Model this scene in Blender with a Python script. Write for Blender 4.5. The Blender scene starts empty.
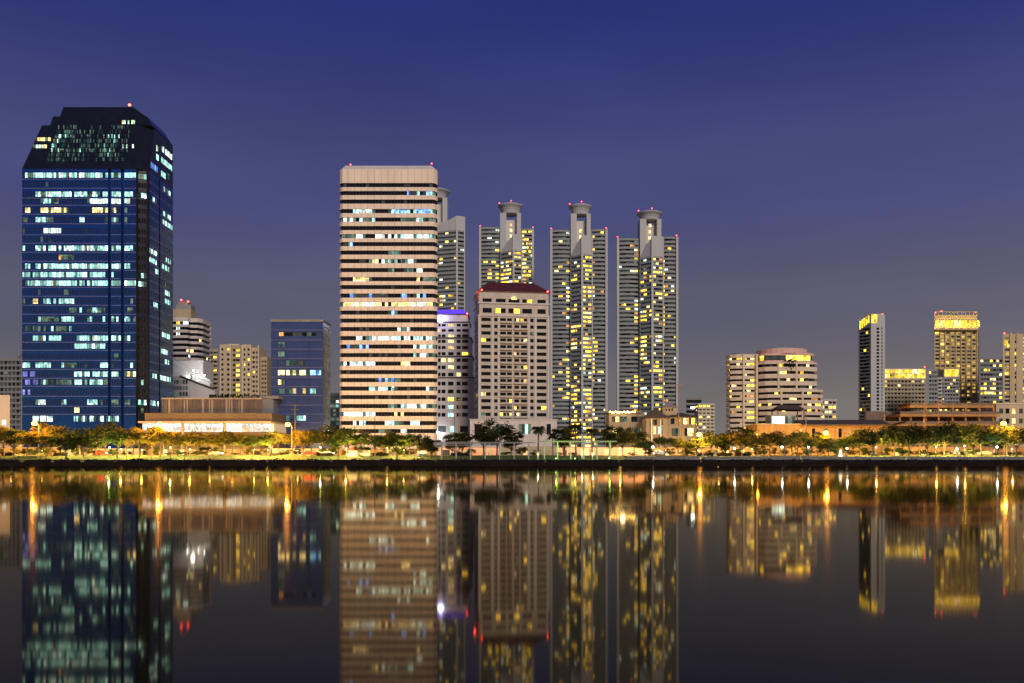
import bpy, bmesh, math, random
from mathutils import Vector, Matrix
R = math.radians
S = bpy.context.scene
COL = S.collection
F, HY, CZ, GZ = 887.0, 461.0, 1.4, 3.2          # focal length in pixels, horizon row, eye height, ground height

def wx(px, Y): return (px - 512) * Y / F
def wz(py, Y): return CZ + (HY - py) * Y / F

# ------------------------------------------------------------------ materials
MATS = {}
def nodes_of(name):
    m = bpy.data.materials.new(name); m.use_nodes = True
    nt = m.node_tree; nt.nodes.clear()
    out = nt.nodes.new('ShaderNodeOutputMaterial')
    return m, nt, out

def mat(name, col, rough=.7, metal=0., var=.25, scale=.35, bump=0., streak=False, spec=.5, joint=0):
    m, nt, out = nodes_of(name)
    b = nt.nodes.new('ShaderNodeBsdfPrincipled')
    nt.links.new(b.outputs[0], out.inputs[0])
    b.inputs['Roughness'].default_value = rough
    b.inputs['Metallic'].default_value = metal
    b.inputs['Specular IOR Level'].default_value = spec
    geo = nt.nodes.new('ShaderNodeNewGeometry')
    mp = nt.nodes.new('ShaderNodeMapping'); nt.links.new(geo.outputs['Position'], mp.inputs[0])
    if streak: mp.inputs['Scale'].default_value = (1, 1, .12)
    n = nt.nodes.new('ShaderNodeTexNoise'); n.inputs['Scale'].default_value = scale; n.inputs['Detail'].default_value = 6
    n.inputs['Roughness'].default_value = .7
    nt.links.new(mp.outputs[0], n.inputs['Vector'])
    mr = nt.nodes.new('ShaderNodeMapRange'); mr.inputs[1].default_value = .3; mr.inputs[2].default_value = .7
    mr.inputs[3].default_value = 1 - var; mr.inputs[4].default_value = 1 + var * .6
    nt.links.new(n.outputs['Fac'], mr.inputs[0])
    mx = nt.nodes.new('ShaderNodeMix'); mx.data_type = 'RGBA'; mx.blend_type = 'MULTIPLY'; mx.inputs[0].default_value = 1
    mx.inputs[6].default_value = (*col, 1)
    nt.links.new(mr.outputs[0], mx.inputs[7]); nt.links.new(mx.outputs[2], b.inputs['Base Color'])
    if bump:
        bp = nt.nodes.new('ShaderNodeBump'); bp.inputs['Strength'].default_value = bump; bp.inputs['Distance'].default_value = .2
        nt.links.new(n.outputs['Fac'], bp.inputs['Height']); nt.links.new(bp.outputs[0], b.inputs['Normal'])
    if joint:      # narrow seams between cladding panels, a fixed width apart along the wall
        tc = nt.nodes.new('ShaderNodeTexCoord'); sp = nt.nodes.new('ShaderNodeSeparateXYZ'); nt.links.new(tc.outputs['Object'], sp.inputs[0])
        md = nt.nodes.new('ShaderNodeMath'); md.operation = 'FLOORED_MODULO'; md.inputs[1].default_value = joint; nt.links.new(sp.outputs['X'], md.inputs[0])
        lt = nt.nodes.new('ShaderNodeMath'); lt.operation = 'LESS_THAN'; lt.inputs[1].default_value = .13; nt.links.new(md.outputs[0], lt.inputs[0])
        jm = nt.nodes.new('ShaderNodeMix'); jm.data_type = 'RGBA'; jm.inputs[7].default_value = (col[0] * .45, col[1] * .42, col[2] * .4, 1)
        nt.links.new(lt.outputs[0], jm.inputs[0]); nt.links.new(mx.outputs[2], jm.inputs[6]); nt.links.new(jm.outputs[2], b.inputs['Base Color'])
    MATS[name] = m
    return m

def lit(name, ca, cb, strength, cell=1.3, lo=.35):
    """A room lit behind glass: brightness differs from pane to pane and inside each room."""
    m, nt, out = nodes_of(name)
    geo = nt.nodes.new('ShaderNodeNewGeometry')
    sn = nt.nodes.new('ShaderNodeVectorMath'); sn.operation = 'SNAP'; sn.inputs[1].default_value = (cell, cell, 3.0)
    nt.links.new(geo.outputs['Position'], sn.inputs[0])
    wn = nt.nodes.new('ShaderNodeTexWhiteNoise'); nt.links.new(sn.outputs[0], wn.inputs[0])
    nz = nt.nodes.new('ShaderNodeTexNoise'); nz.inputs['Scale'].default_value = 1.1; nz.inputs['Detail'].default_value = 6; nz.inputs['Roughness'].default_value = .7
    nt.links.new(geo.outputs['Position'], nz.inputs['Vector'])
    mr = nt.nodes.new('ShaderNodeMapRange'); mr.inputs[1].default_value = .3; mr.inputs[2].default_value = .75
    mr.inputs[3].default_value = .2; mr.inputs[4].default_value = 1.5; nt.links.new(nz.outputs['Fac'], mr.inputs[0])
    m2 = nt.nodes.new('ShaderNodeMapRange'); m2.inputs[3].default_value = lo; m2.inputs[4].default_value = 1.25
    nt.links.new(wn.outputs['Value'], m2.inputs[0])
    mu = nt.nodes.new('ShaderNodeMath'); mu.operation = 'MULTIPLY'
    nt.links.new(mr.outputs[0], mu.inputs[0]); nt.links.new(m2.outputs[0], mu.inputs[1])
    m3 = nt.nodes.new('ShaderNodeMath'); m3.operation = 'MULTIPLY'; m3.inputs[1].default_value = strength
    nt.links.new(mu.outputs[0], m3.inputs[0])
    cm = nt.nodes.new('ShaderNodeMix'); cm.data_type = 'RGBA'; cm.inputs[6].default_value = (*ca, 1); cm.inputs[7].default_value = (*cb, 1)
    nt.links.new(wn.outputs['Color'], cm.inputs[0])
    e = nt.nodes.new('ShaderNodeEmission'); nt.links.new(cm.outputs[2], e.inputs[0]); nt.links.new(m3.outputs[0], e.inputs[1])
    g = nt.nodes.new('ShaderNodeBsdfGlossy'); g.inputs['Roughness'].default_value = .1; g.inputs['Color'].default_value = (.06, .07, .09, 1)
    a = nt.nodes.new('ShaderNodeAddShader'); nt.links.new(e.outputs[0], a.inputs[0]); nt.links.new(g.outputs[0], a.inputs[1])
    nt.links.new(a.outputs[0], out.inputs[0])
    MATS[name] = m

def glow(name, col, strength):
    m, nt, out = nodes_of(name)
    e = nt.nodes.new('ShaderNodeEmission'); e.inputs[0].default_value = (*col, 1); e.inputs[1].default_value = strength
    nt.links.new(e.outputs[0], out.inputs[0]); MATS[name] = m

def leafmat(name, ca, cb, trans=.35):
    m, nt, out = nodes_of(name)
    geo = nt.nodes.new('ShaderNodeNewGeometry')
    n = nt.nodes.new('ShaderNodeTexNoise'); n.inputs['Scale'].default_value = .9; n.inputs['Detail'].default_value = 3
    nt.links.new(geo.outputs['Position'], n.inputs['Vector'])
    cr = nt.nodes.new('ShaderNodeMix'); cr.data_type = 'RGBA'; cr.inputs[6].default_value = (*ca, 1); cr.inputs[7].default_value = (*cb, 1)
    mr = nt.nodes.new('ShaderNodeMapRange'); mr.inputs[1].default_value = .3; mr.inputs[2].default_value = .7
    nt.links.new(n.outputs['Fac'], mr.inputs[0]); nt.links.new(mr.outputs[0], cr.inputs[0])
    d = nt.nodes.new('ShaderNodeBsdfPrincipled'); d.inputs['Roughness'].default_value = .7; d.inputs['Specular IOR Level'].default_value = .12; nt.links.new(cr.outputs[2], d.inputs['Base Color'])
    t = nt.nodes.new('ShaderNodeBsdfTranslucent'); nt.links.new(cr.outputs[2], t.inputs[0])
    mx = nt.nodes.new('ShaderNodeMixShader'); mx.inputs[0].default_value = trans
    nt.links.new(d.outputs[0], mx.inputs[1]); nt.links.new(t.outputs[0], mx.inputs[2]); nt.links.new(mx.outputs[0], out.inputs[0])
    MATS[name] = m

# facades
mat('peach_panel', (.70, .61, .535), .75, var=.12, scale=.25, streak=True, joint=2.6)
mat('pale_panel', (.62, .56, .52), .75, var=.1, scale=.3, streak=True)
mat('white_wall', (.60, .54, .52), .75, var=.15, scale=.3, streak=True)
mat('tower_wall', (.27, .27, .265), .7, var=.15, scale=.2, streak=True)
mat('tower_white', (.47, .46, .45), .7, var=.12, scale=.2, streak=True)
mat('apartment_wall', (.52, .45, .38), .8, var=.18, scale=.3, streak=True)
mat('beige_wall', (.56, .44, .29), .8, var=.18, scale=.25, streak=True)
mat('cream_wall', (.68, .555, .41), .8, var=.15, scale=.25, streak=True)
mat('pink_wall', (.66, .42, .36), .8, var=.12, scale=.25, streak=True)
mat('grey_wall', (.22, .21, .21), .8, var=.2, scale=.25, streak=True)
mat('tan_wall', (.42, .33, .22), .8, var=.2, scale=.3, streak=True)
mat('brown_wall', (.17, .12, .09), .8, var=.35, scale=1.1, streak=True)
mat('podium_wall', (.11, .078, .052), .8, var=.2, scale=.3, streak=True)
mat('house_wall', (.24, .205, .16), .8, var=.25, scale=.5, streak=True)
mat('street_wall', (.26, .165, .08), .85, var=.45, scale=.9, streak=True)
mat('gold_wash_wall', (.58, .42, .20), .8, var=.2, scale=.2, streak=True)  # gold of the floodlighting put into the wall colour
mat('dark_trim', (.03, .03, .035), .6, var=.2)
mat('dark_roof', (.06, .045, .04), .8, var=.3, scale=.8)
mat('maroon_roof', (.095, .014, .020), .7, var=.3, scale=.6)
mat('ochre_wall', (.36, .20, .07), .85, var=.3, scale=.5, streak=True)
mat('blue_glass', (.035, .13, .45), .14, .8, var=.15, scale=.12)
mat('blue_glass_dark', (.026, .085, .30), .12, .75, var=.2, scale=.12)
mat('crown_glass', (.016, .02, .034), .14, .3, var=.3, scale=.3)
mat('navy_glass', (.12, .17, .40), .18, .75, var=.12, scale=.15)
mat('side_glass', (.33, .35, .36), .22, .6, var=.25, scale=.4)
mat('line_trim', (.24, .22, .34), .5, .3, var=.1)
mat('glass_dark', (.010, .010, .012), .08, 0, var=.4, scale=.6, spec=.35)
mat('glass_mid', (.10, .12, .12), .12, .3, var=.6, scale=.5, spec=.8)
mat('glass_green', (.13, .19, .17), .12, .4, var=.5, scale=.5, spec=.8)
# rooms with the light on, and glows standing in for reflections and floodlight
lit('room_teal', (.24, .62, .60), (.48, .82, .66), 2.9, cell=.9, lo=.2)
lit('room_white', (.85, .90, .62), (.55, .84, .92), 3.4, lo=.25)
lit('room_dim', (.12, .34, .30), (.34, .40, .22), .75, lo=.1)
lit('room_blue', (.06, .16, .80), (.22, .45, .95), 3.6, lo=.15)
lit('room_warm', (1, .66, .20), (1, .80, .36), 3.4, lo=.3)
lit('room_yellow', (1, .54, .025), (1, .72, .085), 4.6, cell=2.2, lo=.2)
lit('room_orange', (1, .36, .07), (1, .5, .14), 1.5, lo=.3)
lit('room_purple_reflection', (.18, .14, .90), (.4, .4, .9), 1.6, lo=.2)  # purple reflections in the glass, imitated by glowing panes
lit('gold_flood_panel', (1, .60, .025), (1, .70, .075), 2.6, cell=2.0, lo=.3)  # gold floodlighting imitated by glowing panels
lit('shop_white', (1, .92, .78), (1, .98, .92), 1.8, cell=3.1, lo=.6)
lit('shop_warm', (1, .50, .12), (1, .70, .30), 2.6, cell=2.3, lo=.2)
lit('room_faint', (.10, .34, .32), (.20, .34, .26), .38, lo=.1)
lit('room_gold_wash', (1, .60, .06), (1, .72, .16), 1.0, cell=2.5, lo=.15)  # dim glowing panes that imitate the gold wash over the facades
glow('beacon_red', (1, .035, .02), 30)
glow('sodium_bulb', (1, .43, .055), 14)
glow('white_bulb', (.85, .95, 1), 26)
glow('yellow_bulb', (1, .60, .14), 20)
glow('green_bulb', (.55, 1, .35), 20)
glow('blue_flood', (.55, .6, 1), 16)
glow('violet_sign', (.13, .06, .85), 1.2)
glow('teal_strip', (.35, 1, .85), .7)
glow('tail_light', (1, .03, .02), 4)
glow('sculpture_glow', (1, .93, .85), 2.2)
# grounds and garden
mat('concrete', (.20, .185, .17), .85, var=.3, scale=.7, streak=True)
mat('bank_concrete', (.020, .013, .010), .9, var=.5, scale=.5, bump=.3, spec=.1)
mat('asphalt', (.05, .05, .052), .85, var=.3, scale=1.2)
mat('paving', (.28, .25, .22), .85, var=.25, scale=1.0)
mat('earth', (.10, .085, .06), .95, var=.4, scale=.2)
mat('turf', (.045, .10, .014), .95, var=.45, scale=.6, bump=.4)
mat('white_paint', (.78, .76, .72), .5, var=.08)
mat('lattice_white', (.34, .32, .29), .6, var=.1)
mat('steel', (.25, .25, .26), .45, .7, var=.15)
mat('dark_steel', (.05, .05, .055), .5, .5, var=.15)
mat('wood_pole', (.23, .15, .09), .85, var=.3, scale=1.5)
mat('bark', (.10, .07, .05), .9, var=.4, scale=2.5, bump=.4)
mat('rubber', (.02, .02, .02), .8, var=.1)
mat('car_white', (.75, .75, .74), .3, .1, var=.05)
mat('car_silver', (.42, .43, .45), .3, .6, var=.05)
mat('car_red', (.45, .04, .03), .3, .1, var=.05)
mat('canvas_orange', (.75, .22, .05), .8, var=.15)
mat('canvas_red', (.6, .07, .05), .8, var=.15)
leafmat('leaf_green', (.020, .050, .010), (.075, .095, .016), .5)
leafmat('leaf_amber_lit', (.045, .055, .010), (.14, .11, .018), .5)  # amber of the sodium lamplight mixed into the leaf colour
leafmat('leaf_dark', (.018, .034, .011), (.055, .062, .016), .45)
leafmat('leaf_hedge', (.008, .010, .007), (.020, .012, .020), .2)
leafmat('petal_violet', (.045, .012, .07), (.075, .02, .06), .3)

# ------------------------------------------------------------------ mesh builder
class MB:
    def __init__(s): s.v = []; s.f = []; s.m = []; s.keys = []
    def k(s, key):
        if key not in s.keys: s.keys.append(key)
        return s.keys.index(key)
    def poly(s, pts, key):
        i = len(s.v); s.v += [tuple(p) for p in pts]; s.f.append(tuple(range(i, i + len(pts)))); s.m.append(s.k(key))
    def box(s, x0, x1, y0, y1, z0, z1, key):
        i = len(s.v); k = s.k(key)
        s.v += [(x0,y0,z0),(x1,y0,z0),(x1,y1,z0),(x0,y1,z0),(x0,y0,z1),(x1,y0,z1),(x1,y1,z1),(x0,y1,z1)]
        for q in ((0,3,2,1),(4,5,6,7),(0,1,5,4),(1,2,6,5),(2,3,7,6),(3,0,4,7)):
            s.f.append(tuple(i + a for a in q)); s.m.append(k)
    def prism(s, poly, z0, z1, key, top=None, bottom=False):
        n = len(poly); i = len(s.v); k = s.k(key)
        zt = z1 if isinstance(z1, (list, tuple)) else [z1] * n
        s.v += [(p[0], p[1], z0) for p in poly] + [(p[0], p[1], zt[j]) for j, p in enumerate(poly)]
        for j in range(n):
            s.f.append((i + j, i + (j + 1) % n, i + n + (j + 1) % n, i + n + j)); s.m.append(k)
        s.f.append(tuple(i + n + j for j in range(n))); s.m.append(s.k(top or key))
        if bottom: s.f.append(tuple(i + n - 1 - j for j in range(n))); s.m.append(k)
    def tube(s, pts, r, key, n=6, cap=True):
        pts = [Vector(p) for p in pts]; k = s.k(key); rings = []
        rs = r if isinstance(r, (list, tuple)) else [r] * len(pts)
        for j, p in enumerate(pts):
            d = (pts[min(j + 1, len(pts) - 1)] - pts[max(j - 1, 0)]).normalized()
            a = d.cross(Vector((0, 0, 1)) if abs(d.z) < .9 else Vector((1, 0, 0))).normalized(); b = d.cross(a)
            i = len(s.v); rings.append(i)
            for q in range(n):
                t = 2 * math.pi * q / n; s.v.append(tuple(p + (a * math.cos(t) + b * math.sin(t)) * rs[j]))
        for a, b in zip(rings, rings[1:]):
            for q in range(n): s.f.append((a + q, a + (q + 1) % n, b + (q + 1) % n, b + q)); s.m.append(k)
        if cap:
            s.f.append(tuple(rings[0] + q for q in range(n))); s.m.append(k)
            s.f.append(tuple(rings[-1] + n - 1 - q for q in range(n))); s.m.append(k)
    def lathe(s, prof, key, c=(0, 0), n=20):
        k = s.k(key); rings = []
        for r, z in prof:
            i = len(s.v); rings.append(i)
            for q in range(n):
                t = 2 * math.pi * q / n; s.v.append((c[0] + r * math.cos(t), c[1] + r * math.sin(t), z))
        for a, b in zip(rings, rings[1:]):
            for q in range(n): s.f.append((a + q, a + (q + 1) % n, b + (q + 1) % n, b + q)); s.m.append(k)
        s.f.append(tuple(rings[0] + n - 1 - q for q in range(n))); s.m.append(k)
        s.f.append(tuple(rings[-1] + q for q in range(n))); s.m.append(k)
    def ball(s, c, r, key, n=8, m=5, sz=1.0):
        prof = [(max(r * math.sin(math.pi * j / m), .001), c[2] - r * sz * math.cos(math.pi * j / m)) for j in range(m + 1)]
        s.lathe(prof, key, (c[0], c[1]), n)
    def quad_at(s, c, a, b, key):
        s.poly([c - a - b, c + a - b, c + a + b, c - a + b], key)
    def mesh(s, name):
        me = bpy.data.meshes.new(name); me.from_pydata(s.v, [], s.f)
        for key in s.keys: me.materials.append(MATS[key])
        me.polygons.foreach_set('material_index', s.m); me.update()
        return me
    def build(s, name, parent=None, loc=(0, 0, 0)):
        o = bpy.data.objects.new(name, s.mesh(name)); COL.objects.link(o); o.location = loc
        if parent is not None: o.parent = parent
        return o

def thing(name, label, cat, loc=(0, 0, 0), rot=0, group=None):
    o = bpy.data.objects.new(name, None); COL.objects.link(o); o.location = loc; o.rotation_euler = (0, 0, rot)
    o.empty_display_size = .5
    tag(o, label, cat, group); return o
def tag(o, label, cat, group=None):
    o['label'] = label; o['category'] = cat
    if group: o['group'] = group
    return o
def kind(o, k): o['kind'] = k; return o
def dup(root, loc, rot=0, scale=1, label=None, group=None):
    r = root.copy(); COL.objects.link(r); r.location = loc; r.rotation_euler = (0, 0, rot)
    r.scale = scale if isinstance(scale, tuple) else (scale,) * 3
    if label: r['label'] = label
    if group: r['group'] = group
    for ch in list(root.children):
        c = ch.copy(); COL.objects.link(c); c.parent = r
        for g in list(ch.children):
            d = g.copy(); COL.objects.link(d); d.parent = c
    return r
def lamp(name, loc, color, power, radius=.3, parent=None):
    l = bpy.data.lights.new(name, 'POINT'); l.color = color; l.energy = power; l.shadow_soft_size = radius
    o = bpy.data.objects.new(name, l); COL.objects.link(o); o.location = loc
    if parent is not None: o.parent = parent
    return o

# ------------------------------------------------------------------ buildings
def inset(poly, d):
    n = len(poly); out = []
    for i in range(n):
        p0, p1, p2 = Vector(poly[i - 1]), Vector(poly[i]), Vector(poly[(i + 1) % n])
        a, b = (p1 - p0).normalized(), (p2 - p1).normalized()
        na, nb = Vector((-a.y, a.x)), Vector((-b.y, b.x))
        m = (na + nb)
        m = m / max(m.length_squared * .5, .35)
        out.append((p1.x + m.x * d, p1.y + m.y * d))
    return out

class Bld:
    def __init__(s, name, label, cat, px0, px1, Y, rot=0, group=None, base=GZ):
        s.Y = Y; s.cx = wx((px0 + px1) / 2, Y); s.base = base
        s.e = thing(name, label, cat, (s.cx, Y, base), R(rot), group)
        s.W = wx(px1, Y) - wx(px0, Y); s.hw = s.W / 2
        s.wall = MB(); s.wins = []; s.beacons = []
    def x(s, px): return wx(px, s.Y) - s.cx
    def xd(s, px, d): return (px - 512) * (s.Y + d) / F - s.cx      # the same column seen at a greater depth
    def z(s, py): return wz(py, s.Y) - s.base
    def rect(s, x0, x1, y0, y1): return [(x0, y0), (x1, y0), (x1, y1), (x0, y1)]
    def add_win(s, quads, size, name='window'):
        s.wins.append((size, name, quads))
    def face(s, p0, p1, zb, zt, rows, key, depth=.35, frame=None, name='window'):
        """One flat wall from p0 to p1 (outside on the right) with recessed openings; rows: (zl, zh, [(u0, u1, panes)])."""
        p0, p1 = Vector((p0[0], p0[1], 0)), Vector((p1[0], p1[1], 0)); L = (p1 - p0).length; d = (p1 - p0) / L
        n = Vector((d.y, -d.x, 0))
        P = lambda u, z, o=0.: p0 + d * u + Vector((0, 0, z)) - n * o
        q = lambda u0, u1, z0, z1: s.wall.poly([P(u0, z0), P(u1, z0), P(u1, z1), P(u0, z1)], key)
        z = zb
        for zl, zh, ops in sorted(rows, key=lambda r: r[0]):
            if zl > z + .005: q(0, L, z, zl)
            u = 0
            for u0, u1, panes in ops:
                if u0 > u + .005: q(u, u0, zl, zh)
                s.wall.poly([P(u0, zl), P(u1, zl), P(u1, zl, depth), P(u0, zl, depth)], key)
                s.wall.poly([P(u0, zh, depth), P(u1, zh, depth), P(u1, zh), P(u0, zh)], key)
                s.wall.poly([P(u0, zl), P(u0, zl, depth), P(u0, zh, depth), P(u0, zh)], key)
                s.wall.poly([P(u1, zl, depth), P(u1, zl), P(u1, zh), P(u1, zh, depth)], key)
                k = panes if isinstance(panes, list) else [panes]; w = (u1 - u0) / len(k); quads = []
                for j, mk in enumerate(k):
                    a, b = u0 + w * j, u0 + w * (j + 1)
                    quads.append(([P(a, zl, depth), P(b, zl, depth), P(b, zh, depth), P(a, zh, depth)], mk))
                s.add_win(quads, (u1 - u0) * (zh - zl) * (3 if any(str(x).startswith(('room', 'shop')) for x in k) else 1), name)
                u = u1
            if u < L - .005: q(u, L, zl, zh)
            z = zh
        if z < zt - .005: q(0, L, z, zt)
    def ribbons(s, poly, zb, zt, rows, key, depth, pane, fn, edges, name='window_band', top=None, parapet=0, bar=.0, trim='dark_trim', roof=True, sill=None, ekeys=None):
        """A body whose floors have continuous glass strips along the listed edges. fn(edge, t, row) picks each pane's material."""
        n = len(poly); inn = inset(poly, depth); z = zb
        lv = lambda p, zz: Vector((p[0], p[1], zz))
        for e in range(n):
            a, b = poly[e], poly[(e + 1) % n]; ia, ib = inn[e], inn[(e + 1) % n]
            if e not in edges:
                s.wall.poly([lv(a, zb), lv(b, zb), lv(b, zt), lv(a, zt)], (ekeys or {}).get(e, key)); continue
            z = zb; ek = (ekeys or {}).get(e, key)
            for zl, zh in rows:
                s.wall.poly([lv(a, z), lv(b, z), lv(b, zl), lv(a, zl)], ek)
                s.wall.poly([lv(a, zl), lv(b, zl), lv(ib, zl), lv(ia, zl)], sill or key)
                s.wall.poly([lv(ia, zh), lv(ib, zh), lv(b, zh), lv(a, zh)], sill or key)
                z = zh
                if (e - 1) % n not in edges: s.wall.poly([lv(a, zl), lv(ia, zl), lv(ia, zh), lv(a, zh)], key)
                if (e + 1) % n not in edges: s.wall.poly([lv(ib, zl), lv(b, zl), lv(b, zh), lv(ib, zh)], key)
            s.wall.poly([lv(a, z), lv(b, z), lv(b, zt), lv(a, zt)], ek)
        if roof:
            if parapet:
                s.wall.poly([lv(p, zt - parapet) for p in inn], top or key)
                for e in range(n):
                    a, b, ia, ib = poly[e], poly[(e + 1) % n], inn[e], inn[(e + 1) % n]
                    s.wall.poly([lv(a, zt), lv(b, zt), lv(ib, zt), lv(ia, zt)], key)
                    s.wall.poly([lv(ib, zt - parapet), lv(ia, zt - parapet), lv(ia, zt), lv(ib, zt)], key)
            else: s.wall.poly([lv(p, zt) for p in poly], top or key)
        runs = []
        for e in sorted(edges):
            if runs and runs[-1][-1] == e - 1: runs[-1].append(e)
            else: runs.append([e])
        if len(runs) > 1 and runs[-1][-1] == n - 1 and runs[0][0] == 0: runs[0] = runs.pop() + runs[0]
        for r, (zl, zh) in enumerate(rows):
          for run in runs:
            quads = []; litn = 0; size = 0
            for e in run:
                a, b = Vector(inn[e]), Vector(inn[(e + 1) % n]); L = (b - a).length
                if L < .05: continue
                c = max(1, round(L / pane)); d = (b - a) / L; size += L
                for j in range(c):
                    mk = fn(e, (j + .5) / c, r)
                    if mk.startswith('room'): litn += 1
                    u0, u1 = L * j / c + bar / 2, L * (j + 1) / c - bar / 2
                    p, q = a + d * u0, a + d * u1
                    quads.append(([lv(p, zl), lv(q, zl), lv(q, zh), lv(p, zh)], mk))
                    if bar:
                        p2 = a + d * (L * (j + 1) / c + bar / 2)
                        if j < c - 1: quads.append(([lv(q, zl), lv(p2, zl), lv(p2, zh), lv(q, zh)], trim))
                        else: quads.append(([lv(q, zl), lv(b, zl), lv(b, zh), lv(q, zh)], trim))
                        if j == 0: quads.append(([lv(a, zl), lv(p, zl), lv(p, zh), lv(a, zh)], trim))
            if quads: s.add_win(quads, size + 3 * litn, name)
    def slab(s, px0, px1, d0, d1, py0, py1, key): s.wall.box(s.x(px0), s.x(px1), d0, d1, s.z(py1), s.z(py0), key)
    def beacon(s, px, py, d=1., r=.7, stalk=1.4):
        r *= .46
        m = MB(); zz = s.z(py); xx = s.x(px)
        m.tube([(xx, d, zz - stalk - r), (xx, d, zz)], r * .25, 'dark_steel', 5); mast = m.build('beacon_mast', s.e)
        m = MB(); m.ball((xx, d, zz), r, 'beacon_red'); m.build('beacon', mast)
    def part(s, mb, name): return mb.build(name, s.e)
    def done(s, wallname='wall', cap=100, rest='window'):
        if s.wall.f: s.wall.build(wallname, s.e)
        ws = sorted(s.wins, key=lambda w: -w[0])
        for sz, nm, quads in ws[:cap]:
            m = MB()
            for pts, mk in quads: m.poly(pts, mk)
            m.build(nm, s.e)
        if ws[cap:]:
            m = MB()
            for sz, nm, quads in ws[cap:]:
                for pts, mk in quads: m.poly(pts, mk)
            kind(m.build(ws[0][1], s.e), 'stuff')
        return s.e

def floor_rows(z0, z1, n, lo, hi):
    h = (z1 - z0) / n
    return [(z0 + h * (i + lo), z0 + h * (i + hi)) for i in range(n)]
def pick(rng, p, opts, dark='glass_dark'):
    return rng.choice(opts) if rng.random() < p else dark

# ---- blue glass tower --------------------------------------------------------
def blue_tower():
    b = Bld('glass_office_tower', 'tall dark blue glass office tower with a sloping glazed crown and teal lit floors', 'office tower', 22, 142, 345)
    rng = random.Random(3); X, Z = b.x, b.z
    D = 27.0; xr = X(142) + 1.7
    # footprint with notched grooves, anticlockwise from front left
    P = [(X(22), 0), (X(108), 0), (X(108), 1.6), (X(111), 1.6), (X(111), 0), (X(121), 0), (X(121), 1.6), (X(124), 1.6), (X(124), 0),
         (X(136), 0), (X(137), 1.2), (xr - .9, 2.4), (xr, 3.2), (xr, 12.4), (xr - 1.5, 12.4), (xr - 1.5, 13.6), (xr, 13.6), (xr, D), (X(22), D)]
    floors = [410, 402, 392, 382, 374, 365, 356, 346, 338, 328.5, 319, 310, 301, 292, 283, 274.5, 266, 257, 248, 239, 230.5, 219.5, 210, 201, 194, 184, 175]
    L = {175: [(25, 135, 't')], 194: [(34, 132, 't')], 201: [(91, 121, 'w'), (124, 131, 't'), (42, 60, 'd')],
         210: [(24, 31, 'y'), (40, 70, 'y'), (93, 117, 'y')], 219.5: [(22, 27, 'd'), (35, 55, 'd'), (79, 85, 't'), (105, 130, 'd')], 230.5: [(43, 60, 'w'), (22, 27, 'd')],
         248: [(34, 134, 't'), (22, 30, 'd')], 257: [(59, 74, 'o')], 266: [(24, 31, 't'), (34, 130, 't')], 274.5: [(22, 31, 't'), (33, 113, 't')], 283: [(27, 137, 't')],
         301: [(22, 31, 'd'), (33, 38, 'y'), (42, 75, 't')], 310: [(70, 110, 'd'), (122, 135, 'd')], 319: [(38, 58, 'd'), (62, 74, 't'), (86, 106, 't'), (112, 118, 't'), (122, 130, 't')],
         328.5: [(22, 72, 'd')], 338: [(32, 60, 't'), (76, 130, 't')], 346: [(75, 106, 't')],
         365: [(22, 30, 't'), (35, 50, 't'), (58, 78, 'd'), (99, 113, 't'), (124, 134, 'd')], 374: [(22, 44, 'p'), (75, 90, 't'), (92, 118, 't'), (122, 137, 'o')], 382: [(22, 38, 'p'), (40, 110, 'd')],
         402: [(34, 46, 't'), (62, 67, 't'), (88, 98, 't'), (100, 130, 'd')], 410: [(74, 79, 'y'), (97, 100, 'y')], 392: [(22, 30, 'p')]}
    kk = {'t': ['room_teal'] * 5 + ['room_white', 'room_dim'], 'w': ['room_white'], 'd': ['room_dim', 'room_dim', 'blue_glass_dark', 'room_teal'], 'y': ['room_warm', 'room_warm', 'room_dim'],
          'o': ['room_orange', 'room_dim', 'room_warm'], 'p': ['room_purple_reflection', 'room_purple_reflection', 'blue_glass_dark']}
    side = {}
    for r in range(len(floors)):
        for sg in (0, 1, 2):
            side[(r, sg)] = (rng.uniform(0, .5), rng.uniform(.55, 1.0)) if rng.random() < (.42 if sg else .3) else None
    def fn(e, t, r):
        if e in (0, 4, 8):
            a, c = P[e][0], P[e + 1][0]; px = 512 + (b.cx + a + (c - a) * t) * F / b.Y
            for x0, x1, k in L.get(floors[r], ()):
                if x0 <= px <= x1 and rng.random() < .94: return rng.choice(kk[k])
            return 'blue_glass_dark' if rng.random() < .97 else 'room_dim'
        sd = side[(r, {10: 0, 12: 1, 16: 2}.get(e, 0))]
        if sd and sd[0] < t < sd[1] and rng.random() < .85: return rng.choice(kk['t'] + ['room_dim'])
        return 'glass_dark' if e == 10 else 'blue_glass_dark'
    zt = Z(169)
    rows = [(Z(y + 2.6), Z(y - 2.4)) for y in floors]
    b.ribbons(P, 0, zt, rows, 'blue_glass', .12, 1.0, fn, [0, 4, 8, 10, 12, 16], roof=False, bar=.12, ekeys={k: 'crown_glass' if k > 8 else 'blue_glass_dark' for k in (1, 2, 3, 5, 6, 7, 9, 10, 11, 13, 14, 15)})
    # thin pale floor lines, set proud of the glass
    m = MB()
    for y in floors[::1]:
        z = Z(y + 4.3)
        for e in (0, 4, 8): m.box(P[e][0], P[e + 1][0], -.12, .02, z - .07, z + .07, 'line_trim')
        for e in (12, 16): m.box(xr - .02, xr + .12, P[e][1], P[e + 1][1], z - .07, z + .07, 'line_trim')
    b.part(m, 'floor_trim')
    # ground floor glazing
    rows2 = [(Z(423), Z(416), [(X(px) - X(22), X(px + 9) - X(22), [('room_teal' if rng.random() < .45 else 'room_dim') for _ in range(3)]) for px in list(range(32, 56, 11)) + list(range(72, 106, 11)) + [112]])]
    del rows2
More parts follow.
